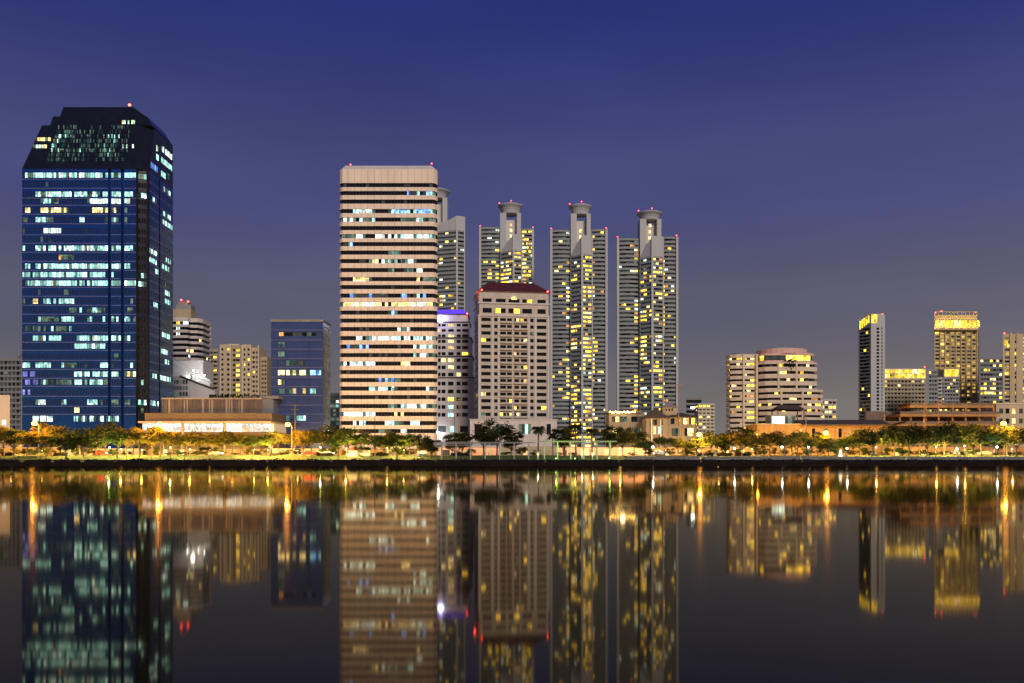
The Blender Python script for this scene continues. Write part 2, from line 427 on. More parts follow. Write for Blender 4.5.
    # crown: a sloping glass hull, stepped on its left shoulder
    ztop = wz(107, b.Y + 7) - b.base
    yy = lambda z: 7 * (z - zt) / (ztop - zt)
    def layer(name, l0, l1, r0, r1, za, zb, back):
        bm = bmesh.new()
        for px, z in ((l0, za), (l1, zb)):
            bm.verts.new((b.xd(px, yy(z)), yy(z), z)); bm.verts.new((b.xd(px, yy(z)) + .3, D - back, z))
        for r, z in ((r0, za), (r1, zb)):
            xx = xr if r is None else b.xd(r, yy(z)); y0 = 3.2 if (r is None and z <= zt) else (8.0 if r is None else yy(z))
            bm.verts.new((xx, y0, z)); bm.verts.new((xx, D - back, z))
            if r is None: bm.verts.new((b.xd(137 if z <= zt else 141, yy(z)), yy(z), z))
        bmesh.ops.convex_hull(bm, input=bm.verts); me = bpy.data.meshes.new(name); bm.to_mesh(me); bm.free(); me.materials.append(MATS['crown_glass'])
        o = bpy.data.objects.new(name, me); COL.objects.link(o); o.parent = b.e
    z1, z2 = wz(125, b.Y + 4.6) - b.base, wz(116.5, b.Y + 6) - b.base
    layer('sloped_crown', 22, 42, None, None, zt, z1, 0)
    layer('crown_step', 50, 53, 152, 147, z1 - .01, z2, 3)
    layer('crown_step', 60, 63.5, 146, 133, z2 - .01, ztop, 5)
    # lit glazing on the slope
    slope = lambda px, t, off=.12: Vector(((px - 512) * (b.Y + 7 * t) / F - b.cx, 7 * t - off, zt + (ztop - zt) * t + off * .3))
    def pane_group(x0, x1, t0, t1, key, cols, pr, name='sloped_window'):
        m = MB(); w = (x1 - x0) / cols
        for c in range(cols):
            if True:
                on = rng.random() < pr
                a, d = x0 + w * c + .25, x0 + w * (c + 1) - .15
                m.poly([slope(a, t0), slope(d, t0), slope(d, t1), slope(a, t1)], rng.choice(key) if on else 'crown_glass')
        if m.f: b.part(m, name)
    TT = ['room_teal', 'room_dim', 'room_dim', 'room_dim', 'crown_glass']
    for k in range(8):
        t0 = .12 + k * .074; t1 = t0 + .06; sh = k * 1.6
        F1 = ['room_faint', 'room_faint', 'room_dim', 'crown_glass']; F2 = ['room_dim', 'room_teal', 'room_dim', 'room_faint']
        for g, x0 in enumerate((47, 54.5, 62)): pane_group(x0 + sh, x0 + 6.3 + sh, t0, t1, F2 if (g < 2 and 0 < k < 6) else F1, 5, .93)
        pane_group(70 + sh, 99 + sh * .7, t0, t1, F1 if k != 2 else F2, 18, .55 if k < 6 else .35)
        for g, x0 in enumerate((99, 106)): pane_group(x0 + sh, x0 + 5.6 + sh, t0, t1, F2 if 0 < k < 6 else F1, 5, .9)
        pane_group(113 + sh, 127 + k * .4, t0, t1, F1, 8, .3)
    for k, (a, c) in enumerate(((33, 47), (37, 51))):
        pane_group(a, c, .33 + k * .115, .385 + k * .115, ['room_white', 'room_warm', 'room_dim'], 5, .9)
    pane_group(122, 137, .72, .78, ['room_warm', 'room_teal', 'room_teal'], 8, .95); pane_group(118, 134, .33, .39, ['room_white', 'crown_glass'], 8, .5)
    # right flank of the crown
    for z0, dd0, dd1, key in ((zt + 2.0, 14.5, 19, 'room_teal'), (zt + 2, 4, 11, 'room_blue'), (zt + 7.5, 14.5, D - 1, 'room_teal'), (zt + 12.2, 14.5, D - 1, 'room_white'), (zt + 7, 9.5, 12, 'room_teal'), (zt + 10.5, 9.5, 12, 'room_white'), (zt + 3, 21, 23, 'room_dim')):
        m = MB(); c = max(2, round((dd1 - dd0) / 1.4)); w = (dd1 - dd0) / c
        for j in range(c):
            m.poly([(xr + .06, dd0 + w * j + .1, z0), (xr + .06, dd0 + w * (j + 1) - .1, z0), (xr + .06, dd0 + w * (j + 1) - .1, z0 + 2.3), (xr + .06, dd0 + w * j + .1, z0 + 2.3)], key if rng.random() < .85 else 'room_dim')
        b.part(m, 'side_window')
    # lobby windows
    for px in (33, 40, 47, 74, 81, 90, 98, 106.5, 113):
        m = MB()
        for j in range(3): m.poly([(X(px + j * 2), -.05, Z(421.5)), (X(px + j * 2 + 1.7), -.05, Z(421.5)), (X(px + j * 2 + 1.7), -.05, Z(416)), (X(px + j * 2), -.05, Z(416))], 'room_white' if px < 50 else rng.choice(['room_teal', 'room_white', 'room_dim']))
        b.part(m, 'lobby_window')
    m = MB(); xx = (129.5 - 512) * (b.Y + 8) / F - b.cx; m.tube([(xx, 8, ztop - .3), (xx, 8, ztop + .9)], .2, 'dark_steel'); m.ball((xx, 8, ztop + 1.2), .5, 'beacon_red'); b.part(m, 'beacon')
    b.done()
blue_tower()

# ---- striped office tower ----------------------------------------------------
def striped_tower():
    b = Bld('striped_office_tower', 'tall peach office tower striped with dark ribbon windows and a blank sloping top edge', 'office tower', 338.5, 437, 345)
    rng = random.Random(8); X, Z = b.x, b.z
    ys = [431, 423, 414, 406, 397, 388.5, 380, 372, 363.5, 355, 346.5, 338, 329, 320.5, 312.5, 304, 295.5, 287, 279, 270, 261, 252.5, 244, 236, 228, 219.5, 211, 201.5, 193, 185]
    L = {193: [(406, 418, 'm'), (418, 436, 'b')], 211: [(348, 375, 'c'), (388, 434, 'b')], 219.5: [(340, 376, 'g'), (402, 437, 'g')], 236: [(341, 365, 'g'), (376, 402, 'w'), (402, 435, 'g')],
         244: [(344, 353, 'm')], 252.5: [(387, 401, 'g')], 261: [(368, 377, 'y'), (382, 398, 'c'), (400, 416, 'g')], 270: [(388, 394, 'g'), (408, 426, 'g')], 279: [(353, 373, 'y'), (417, 435, 'y')],
         295.5: [(350, 388, 'm'), (366, 372, 'c'), (380, 388, 'c'), (402, 427, 'b')], 304: [(341, 436, 'Y')], 312.5: [(388, 396, 'm')], 329: [(396, 410, 'g')], 338: [(357, 436, 'w')], 346.5: [(345, 369, 'm'), (412, 434, 'w')],
         355: [(414, 434, 'c')], 363.5: [(340, 374, 'w'), (400, 409, 'o')], 380: [(376, 400, 'm')], 388.5: [(370, 394, 'w'), (428, 434, 'w')], 406: [(387, 398, 'c'), (402, 436, 'w')], 414: [(340, 374, 'w'), (394, 404, 'y')],
         423: [(352, 364, 'w'), (383, 403, 'w'), (411, 421, 'w')], 431: [(344, 352, 'c'), (378, 390, 'm'), (400, 406, 'w')]}
    kk = {'b': ['room_blue', 'room_blue', 'glass_mid', 'room_teal'], 'c': ['room_teal', 'room_white', 'room_dim'], 'g': ['room_teal', 'room_dim', 'room_white', 'room_dim'], 'w': ['room_white', 'room_white', 'room_teal', 'room_white', 'room_dim'],
          'm': ['room_dim', 'glass_mid', 'room_blue', 'glass_mid'], 'y': ['room_warm', 'room_warm', 'room_dim'], 'Y': ['room_warm', 'room_white', 'room_warm'], 'o': ['room_orange', 'room_warm']}
    hw = b.hw; c = 1.6; tp = 3.2
    P = [(-hw + c, 0), (hw - c, 0), (hw - c * .4, c * .5), (hw, c * 1.4), (hw - tp, 34), (-hw + 1, 34), (-hw, c * 1.4), (-hw + c * .4, c * .5)]
    def fn(e, t, r):
        if e == 0:
            px = 512 + (b.cx + P[0][0] + (P[1][0] - P[0][0]) * t) * F / b.Y
            for x0, x1, k in L.get(ys[r], ()):
                if x0 <= px <= x1 and rng.random() < .93: return rng.choice(kk[k])
            return 'glass_dark' if rng.random() < .95 else 'glass_mid'
        if e in (1, 2, 7, 6) and any(x1 > 433 if e < 3 else x0 < 342 for x0, x1, k in L.get(ys[r], ())): return 'room_dim'
        return 'glass_dark'
    b.ribbons(P, 0, Z(169), [(Z(y + 2.15), Z(y - 2.0)) for y in ys], 'peach_panel', .6, 1.25, fn, [0, 1, 2, 3, 6, 5, 7], roof=False, bar=.1, sill='dark_trim')  # sills and soffits coloured dark for the shade in the recesses
    # bevelled parapet
    top = inset(P, 2.0); m = MB(); n = len(P)
    for e in range(n):
        m.poly([(*P[e], Z(169)), (*P[(e + 1) % n], Z(169)), (*top[(e + 1) % n], Z(164)), (*top[e], Z(164))], 'pale_panel')
    m.poly([(*p, Z(164)) for p in top], 'concrete'); b.part(m, 'bevelled_parapet')
    for px, py in ((349, 163), (431, 162)):
        m = MB(); m.tube([(X(px), 3, Z(164)), (X(px), 3, Z(py - 1))], .12, 'dark_steel'); m.ball((X(px), 3, Z(py - 1)), .22, 'beacon_red'); b.part(m, 'mast')
    m = MB(); m.box(-8, 12, 10, 24, Z(164) + .01, Z(164) + 1.6, 'pale_panel'); b.part(m, 'plant_room')
    b.done('cladding')
striped_tower()

# ---- box tower with a blue front ---------------------------------------------
def box_tower():
    b = Bld('box_office_block', 'navy blue glass box office block with a slot near its flat top', 'office block', 271, 323, 352)
    rng = random.Random(5); X, Z = b.x, b.z; hw = b.hw; D = 11.5
    ys = [344.5, 354, 363, 372.5, 382, 391, 400.5, 409.5, 418]
    L = {344.5: [(279, 285, 'dim')], 354: [(279, 284, 'dim')], 363: [(283, 296, 'dimw'), (298, 306, 'b')], 372.5: [(278, 284, 'warm'), (287, 308, 'warm'), (310, 321, 'blue')], 382: [(278, 284, 'dimw')],
         391: [(278, 284, 'dimw'), (286, 295, 'dimw'), (303, 306, 'warm'), (310, 315, 'teal')], 409.5: [], 418: [(298, 307, 'teal'), (283, 288, 'dimw')]}
    kk = {'dim': ['room_dim'], 'dimw': ['room_dim', 'room_warm', 'room_dim'], 'warm': ['room_warm', 'room_warm', 'room_dim'], 'b': ['glass_mid', 'room_dim'], 'blue': ['room_teal', 'room_blue'], 'teal': ['room_teal', 'room_white']}
    P = [(-hw, 0), (hw, 0), (hw + .6, D), (-hw, D)]
    rows = []
    for y in ys:
        ops = []
        for x0, x1 in ((278, 284.5), (286, 296), (296.6, 308.5), (310, 321)):
            c = max(2, round((X(x1) - X(x0)) / 1.2)); pn = []
            for j in range(c):
                px = x0 + (x1 - x0) * (j + .5) / c; mk = 'navy_glass'
                for a, d, k in L.get(y, ()):
                    if a <= px <= d: mk = rng.choice(kk[k])
                pn.append(mk)
            ops.append((X(x0) + hw, X(x1) + hw, pn))
        rows.append((Z(y + 2.6), Z(y - 2.4), ops))
    rows.append((Z(336), Z(332.3), [(X(279) + hw, X(316) + hw, ['room_orange', 'glass_dark', 'glass_dark', 'glass_mid', 'glass_mid', 'glass_dark', 'room_dim', 'glass_dark'])]))
    b.face(P[0], P[1], 0, Z(321), rows, 'navy_glass', .25)
    # side: grey metal with ribbons
    b.face(P[1], P[2], 0, Z(321), [(Z(y + 2.4), Z(y - 2), [(1.0, 6.5, ['side_glass'] * 3), (7.0, D - .8, [rng.choice(['side_glass', 'glass_mid', 'room_dim']) for _ in range(4)])]) for y in ys + [336, 328]], 'side_glass', .2)
    b.face(P[2], P[3], 0, Z(321), [], 'grey_wall'); b.face(P[3], P[0], 0, Z(321), [], 'navy_glass')
    b.wall.poly([(*p, Z(321)) for p in P], 'concrete')
    m = MB()
    for y in [y + 4.6 for y in ys] + [340, 330]: m.box(-hw, hw, -.09, .01, Z(y) - .05, Z(y) + .05, 'line_trim')
    for px in (277.5, 285.3, 309.3): m.box(X(px) - .06, X(px) + .06, -.085, .01, .5, Z(338), 'blue_glass_dark')
    b.part(m, 'floor_trim')
    m = MB(); m.box(X(314), X(321), 3, 8, Z(321) + .01, Z(319), 'dark_trim'); m.tube([(X(318), 5, Z(319)), (X(318), 5, Z(316.5))], .25, 'dark_steel'); b.part(m, 'rooftop_unit')
    m = MB(); m.prism([(-hw - .2, -.2), (hw + .2, -.2), (hw + .8, D + .2), (-hw - .2, D + .2)], Z(321) - .3, Z(321) + .6, 'grey_wall'); b.part(m, 'coping')
    b.done()
box_tower()

# ---- generic punched-window block ---------------------------------------------
def grid_rows(b, L, z0, z1, nf, wins, lo, hi, fn):
    h = (z1 - z0) / nf; rows = []
    for r in range(nf):
        rows.append((z0 + h * (r + lo), z0 + h * (r + hi), [(u0 * L, u1 * L, fn(r, i)) for i, (u0, u1) in enumerate(wins)]))
    return rows

def red_roof_block():
    b = Bld('red_roofed_apartment_block', 'cream apartment block under a dark red hipped roof', 'apartment block', 479, 549, 430, 8)
    rng = random.Random(12); Z = b.z; hw = b.hw; D = 24
    zt = Z(292); P = [(-hw, 0), (hw, 0), (hw, D), (-hw, D)]
    L = 2 * hw
    lt = {(17, 1): 'room_warm'}
    def fn(r, i):
        p = .05 if r > 2 else .28
        return [pick(rng, p, ['room_yellow', 'room_warm', 'room_dim'], 'glass_dark') for _ in range(2)]
    W = [(.03, .165), (.215, .262), (.30, .385), (.40, .47), (.505, .575), (.60, .69), (.735, .785), (.83, .97)]
    z0 = Z(425)
    rows = grid_rows(b, L, z0, Z(317), 16, W, .30, .80, fn)
    W2 = [(.05, .18), (.24, .38), (.42, .58), (.62, .76), (.84, .96)]
    rows += grid_rows(b, L, Z(315), Z(296), 2, W2, .18, .68, fn)
    b.face(P[0], P[1], 0, zt, rows, 'apartment_wall', .7)
    rows = grid_rows(b, D, z0, Z(317), 16, [(.12, .25), (.4, .55), (.68, .85)], .3, .8, lambda r, i: pick(rng, .04, ['room_warm'], 'glass_dark'))
    b.face(P[3], P[0], 0, zt, rows, 'apartment_wall', .5)
    b.face(P[1], P[2], 0, zt, rows, 'apartment_wall', .5); b.face(P[2], P[3], 0, zt, [], 'apartment_wall')
    # balconies in the middle bays
    h = (Z(317) - z0) / 16
    for r in range(16):
        m = MB()
        for u0, u1 in ((.295, .475), (.50, .695)):
            m.box(-hw + u0 * L, -hw + u1 * L, -1.1, -.003, z0 + h * r + .15, z0 + h * r + 1.05, 'apartment_wall')
        m.build('balcony', b.e)
    m = MB()
    for y in (316, 303.5): m.box(-hw - .5, hw + .5, -.5, D + .5, Z(y) - .35, Z(y) + .35, 'white_wall')
    for u in (.19, .28, .715, .81, .0, 1.): m.box(-hw + u * L - .45, -hw + u * L + .45, -.35, -.003, z0, Z(317), 'white_wall')
    b.part(m, 'cornice')
    o = 1.0; rz = wz(283.5, b.Y + 12) - b.base; m = MB()
    e = [(-hw - o, -o, zt), (hw + o, -o, zt), (hw + o, D + o, zt), (-hw - o, D + o, zt)]; k = [(-hw + 5.5, D * .5 - 2, rz), (hw - 5.5, D * .5 - 2, rz), (hw - 5.5, D * .5 + 2, rz), (-hw + 5.5, D * .5 + 2, rz)]
    for i in range(4): m.poly([e[i], e[(i + 1) % 4], k[(i + 1) % 4], k[i]], 'maroon_roof')
    m.poly(k, 'maroon_roof'); m.poly(e[::-1], 'white_wall'); b.part(m, 'roof')
    for px in (481.5, 548): b.beacon(px, 291, -.6, .75, .6)
    lamp('beacon_glow', (-hw - 1.8, 3, Z(296)), (1, .06, .03), 350, .5, b.e)
    m = MB(); m.poly([(-1.4, -.75, Z(300)), (1.4, -.75, Z(300)), (1.2, -.75, Z(297.6)), (0, -.75, Z(296.4)), (-1.2, -.75, Z(297.6))], 'room_warm'); b.part(m, 'lit_emblem')
    b.done()
    # white annexe in front
    a = Bld('white_annexe', 'low white annexe at the foot of the red roofed apartment block', 'annexe', 470, 557, 405)
    Z = a.z; hw = a.hw; L = 2 * hw
    a.face((-hw, 0), (hw, 0), 0, Z(420), [(Z(434), Z(424), [(u * L, (u + w) * L, k) for u, w, k in ((.05, .08, 'glass_dark'), (.30, .07, ['glass_mid', 'room_dim']), (.56, .14, ['room_dim', 'glass_mid', 'room_teal', 'room_dim']), (.88, .05, 'glass_dark'))])], 'white_wall', .4)
    for p, q in (((hw, 0), (hw, 14)), ((hw, 14), (-hw, 14)), ((-hw, 14), (-hw, 0))): a.face(p, q, 0, Z(420), [], 'white_wall')
    a.wall.poly([(-hw, 0, Z(420)), (hw, 0, Z(420)), (hw, 14, Z(420)), (-hw, 14, Z(420))], 'concrete')
    m = MB(); m.box(-hw - .3, hw + .3, -.3, 14.3, Z(420) + .01, Z(419), 'white_wall'); a.part(m, 'coping')
    a.done()
red_roof_block()

def stepped_hotel():
    b = Bld('stepped_hotel', 'stepped white hotel with violet lit roof edge beside the striped tower', 'hotel', 434, 470, 470)
    rng = random.Random(21); X, Z = b.x, b.z; D = 20
    steps = [(473.5, 430, 378), (472, 378, 356.5), (471, 356.5, 338), (469, 338, 322), (467.5, 322, 314)]
    x0 = X(430)
    for k, (pr, yb, yt) in enumerate(steps):
        xr = X(pr); dz = k * .55; L = xr - x0
        nf = max(1, round((yb - yt) / 6.3)) if k < 4 else 1
        wp = [(438, 440.5), (441.5, 445.5), (448, 453.5), (456.5, 460.5), (462, 468)]
        def fn(r, i):
            if i == 2 and k >= 1 and rng.random() < .6: return 'room_warm'
            return pick(rng, .12 if k < 3 else .05, ['room_warm', 'room_yellow'], 'glass_dark')
        rows = []
        zb, zt = (Z(yb) if k else 0), Z(yt)
        if k == 0:
            rows += [(r0[0], r0[1], [(X(a) - x0, X(c) - x0, ['room_teal', 'room_white'] if i == 2 and q < 2 else fn(q, i)) for i, (a, c) in enumerate(wp)]) for q, r0 in enumerate(floor_rows(Z(419), Z(380), 5, .3, .78))]
            rows += [(Z(432), Z(426), [(X(438) - x0, X(446) - x0, 'glass_mid'), (X(450) - x0, X(454) - x0, 'room_teal'), (X(460) - x0, X(468) - x0, 'glass_dark')])]
        elif k < 4:
            rows += [(r0[0], r0[1], [(X(a) - x0, X(c) - x0, fn(q, i)) for i, (a, c) in enumerate(wp)]) for q, r0 in enumerate(floor_rows(zb, zt, nf, .25, .75))]
        b.face((x0, dz), (xr, dz), zb, zt, rows, 'white_wall', .4)
        srows = [(r0[0], r0[1], [(2, 5, 'glass_dark'), (8, 11, 'glass_dark'), (14, 16, 'glass_dark')]) for r0 in floor_rows(Z(419) if k == 0 else zb, zt, 5 if k == 0 else nf, .25, .75)] if k < 4 else []
        b.face((xr, dz), (xr, D), zb, zt, srows, 'white_wall', .4)
        b.face((xr, D), (x0, D), zb, zt, [], 'white_wall'); b.face((x0, D), (x0, dz), zb, zt, [], 'white_wall')
        b.wall.poly([(x0, dz, zt), (xr, dz, zt), (xr, D, zt), (x0, D, zt)], 'concrete')
        m = MB(); m.box(x0, xr + .5, dz - .5, D, zt - .02, zt + .45, 'dark_roof' if k < 4 else 'maroon_roof'); b.part(m, 'cornice')
    m = MB(); z = Z(314) + .45; m.poly([(x0, 2.2, z + .02), (X(467.5), 2.2, z + .02), (X(463), 5, Z(308)), (x0, 5, Z(308))], 'violet_sign'); m.poly([(X(467.5), 2.2, z + .02), (X(467.5), D, z + .02), (X(463), D - 4, Z(308)), (X(463), 5, Z(308))], 'maroon_roof')
    m.poly([(x0, 5, Z(308)), (X(463), 5, Z(308)), (X(463), D - 4, Z(308)), (x0, D - 4, Z(308))], 'maroon_roof'); m.poly([(X(467.5), D, z + .02), (x0, D, z + .02), (x0, D - 4, Z(308)), (X(463), D - 4, Z(308))], 'maroon_roof'); b.part(m, 'roof')
    m = MB(); m.ball((X(440.5), .6, Z(319)), 2.0, 'blue_flood', sz=.85); m.tube([(X(440.5), .6, Z(319)), (X(440.5), 2.4, Z(319))], .3, 'steel'); b.part(m, 'floodlight')
    lamp('floodlight_glow', (X(441), -2.2, Z(318)), (.30, .22, 1), 1500, .6, b.e)
    b.beacon(467, 313.5, .5, .8, .8)
    m = MB(); m.ball((X(438.5), -1, Z(433.5)), .7, 'white_bulb'); m.tube([(X(438.5), -1, Z(433.5)), (X(438.5), .02, Z(433.5))], .15, 'steel'); b.part(m, 'entrance_lamp')
    lamp('entrance_glow', (X(438.5), -2.5, Z(433.5)), (.8, .9, 1), 1200, .6, b.e)
    b.done()
stepped_hotel()

# ---- crowned residential towers -----------------------------------------------
def crowned_tower(label, Y, lw, core, proj, rw, yw, yslant, ytop, fh, seed, zbot=426, core_front=1.5, hotr=False, glow_=1.0):
    """lw, core, rw: (x0, x1) in pixels of wings and core; proj: (left, ridge, right); yw: wing roof rows; yslant: (low, high); ytop: crown row."""
    xs = [v for t in (lw, rw, core) if t for v in t]
    b = Bld('crowned_residential_tower', label, 'residential tower', min(xs), max(xs), Y, group='white residential towers with flared crowns')
    rng = random.Random(seed); X, Z = b.x, b.z
    hh = fh * Y / F
    def rows_to(zt):
        n = int((zt - 4) / hh); z0 = zt - n * hh
        return [(z0 + hh * (i + .40), z0 + hh * (i + .88)) for i in range(n)]
    OPT = ['room_yellow'] * 4 + ['room_warm', 'room_white', 'room_dim', 'room_orange']
    clusters = {}
    def litp(base, hot, row, t, side):
        p = base
        if hot(t): p = base + .36
        key = (side, row // 3)
        if key not in clusters: clusters[key] = rng.choice([.3, .7, 1, 1.5, 2.0])
        f = 1.0
        return p * clusters[key] * glow_
    def wing(x0, x1, yt, bulge, hot, side, edge_px):
        zt = Z(yt); n = 5; xa, xb = X(x0), X(x1)
        front = []
        for i in range(n + 1):
            t = i / n
            front.append((xa + (xb - xa) * t, 6 - bulge * math.sin(math.pi * (.15 + .7 * t)) ))
        P = front + [(xb, 24), (b.xd(x0, 24) if x0 > 512 else xa, 24)]
        rows = rows_to(zt - 1.2)
        def fn(e, t, r):
            tt = (e + t) / n
            if e >= n: return 'glass_dark'
            return pick(rng, litp(.07 if not hotr or side != 'r' else .42, lambda q: hot[0] < q < hot[1], r, tt, side), OPT, rng.choice(['glass_dark', 'glass_mid', 'glass_mid', 'glass_green']))
        ed = list(range(n)) + ([n] if side == 'r' else [n + 2])
        b.ribbons(P, 0, zt, rows, 'tower_wall', 1.0, 3.0, fn, ed, parapet=1.0, sill='tower_white')
        m = MB()
        ex = X(edge_px); m.box(ex - .9, ex + .9, 3.2, 7, 0, zt - .2, 'tower_white'); b.part(m, 'corner_pier')
    if lw: wing(lw[0], lw[1], yw[0], 2.5, (.7, 1.0), 'l', lw[0] + 1)
    if rw: wing(rw[0], rw[1], yw[1], 2.5, (0, .3), 'r', rw[1] - 1)
    # core with the two pylons
    c0, c1 = X(core[0]), X(core[1]); w = c1 - c0
    zc = Z(yslant[1]); ztp = Z(ytop)
    m = MB(); m.box(c0, c1, core_front + 1, 20, 0, zc - 3, 'tower_white'); b.part(m, 'core')
    zr = ztp - (ztp - zc) * .27
    m = MB(); m.box(c0, c0 + w * .30, core_front + 1.2, 16, zc - 3, zr, 'tower_white'); b.part(m, 'pylon')
    m = MB(); m.box(c1 - w * .2, c1, core_front + 1.2, 16, zc - 3, zr, 'tower_white'); b.part(m, 'pylon')
    m = MB(); m.box(c0 + w * .30 + .01, c1 - w * .2 - .01, 9, 15, zc - 3, zr - (zr - zc) * .22, 'pale_panel'); b.part(m, 'recessed_wall')
    cc = ((c0 + c1) / 2, 9.0); r0 = w * .44; r1 = w * .60
    m = MB(); hc = ztp - zr; m.lathe([(r0 * .92, zr), (r0, zr + hc * .35), (r0 * 1.12, zr + hc * .62), (r1, zr + hc * .9), (r1, ztp), (r1 * .9, ztp), (r1 * .86, ztp - .8)], 'tower_white', cc, 24); b.part(m, 'flared_crown')
    for dx, dy in ((-.9, -.3), (.05, -.95)):
        m = MB(); px, py = cc[0] + r1 * dx, cc[1] + r1 * dy; m.tube([(px, py, ztp - .2), (px, py, ztp + 1.2)], .25, 'dark_steel'); m.ball((px, py, ztp + 1.5), .34, 'beacon_red'); b.part(m, 'beacon')
    # small crown windows
    for j in range(3 if seed % 2 else 2):
        xx = c0 + w * .52; zz = zc + 1 + j * 5
        m = MB(); m.box(xx - .9, xx + .9, 8.85, 9.0, zz, zz + 2.4, 'room_warm'); b.part(m, 'crown_window')
    # wedge-shaped bay in front
    pl, pr_, pq = X(proj[0]), X(proj[1]), X(proj[2])
    yl, yh = yslant
    P = [(pl, core_front), (pr_, -7.0), (pq, -4.0), (pq, 6.0), (pl, 6.0)]
    zlo, zhi = Z(yl), Z(yh)
    rows = rows_to(zlo - 1)
    def fn(e, t, r):
        if e == 0: return pick(rng, litp(.17, lambda q: q < .6, r, t, 'a'), OPT, rng.choice(['glass_green', 'glass_green', 'glass_mid']))
        if e == 1: return pick(rng, litp(.20, lambda q: .1 < q < .9, r, t, 'b'), OPT, rng.choice(['glass_dark', 'glass_mid']))
        return 'glass_dark'
    b.ribbons(P, 0, zlo, rows, 'tower_wall', .9, 2.6, fn, [0, 1], roof=False, sill='tower_white')
    m = MB(); zz = [zlo, zhi, zhi, zhi, zlo]
    m.prism([(p[0], p[1]) for p in P], zlo + .0, [z + .01 for z in zz], 'tower_white'); b.part(m, 'slanted_parapet')
    m = MB(); m.box(pr_ - .8, pr_ + .8, -7.4, -6.2, 0, zhi - .4, 'tower_white'); m.box(pq - .6, pq + .3, -4.5, -3.2, 0, zhi - .4, 'tower_white'); b.part(m, 'corner_pier')
    for px, yy in ((lw[0] if lw else None, yw[0]), (rw[1] if rw else None, yw[1])):
        if px: b.beacon(px + (1 if px < 512 + b.cx * F / Y else -1), yy - 2, 6, .7, 1.2)
    b.done()
crowned_tower('crowned residential tower mostly hidden behind the striped office tower', 735, None, (423, 447), (424, 457.5, 465), None, (228, 228), (232, 218), 188.5, 4.15, 31, glow_=.22)
crowned_tower('crowned residential tower rising straight behind the red roofed block', 765, (479, 500), (500, 521), (500, 513.5, 522), (521, 534), (226, 227.5), (252, 236), 203, 4.0, 33, hotr=True)
crowned_tower('crowned residential tower just past the red roofed block, the widest wings and full height shown', 700, (550.5, 571), (571, 591), (570.5, 581.5, 592), (591.5, 608), (228.5, 228), (256, 237), 203.5, 4.25, 34)
crowned_tower('crowned residential tower standing nearest the open sky gap, many yellow windows', 690, (617.5, 640), (640.5, 662), (640, 651, 662.5), (662, 679), (237, 235.5), (258, 238), 210.5, 4.25, 37)

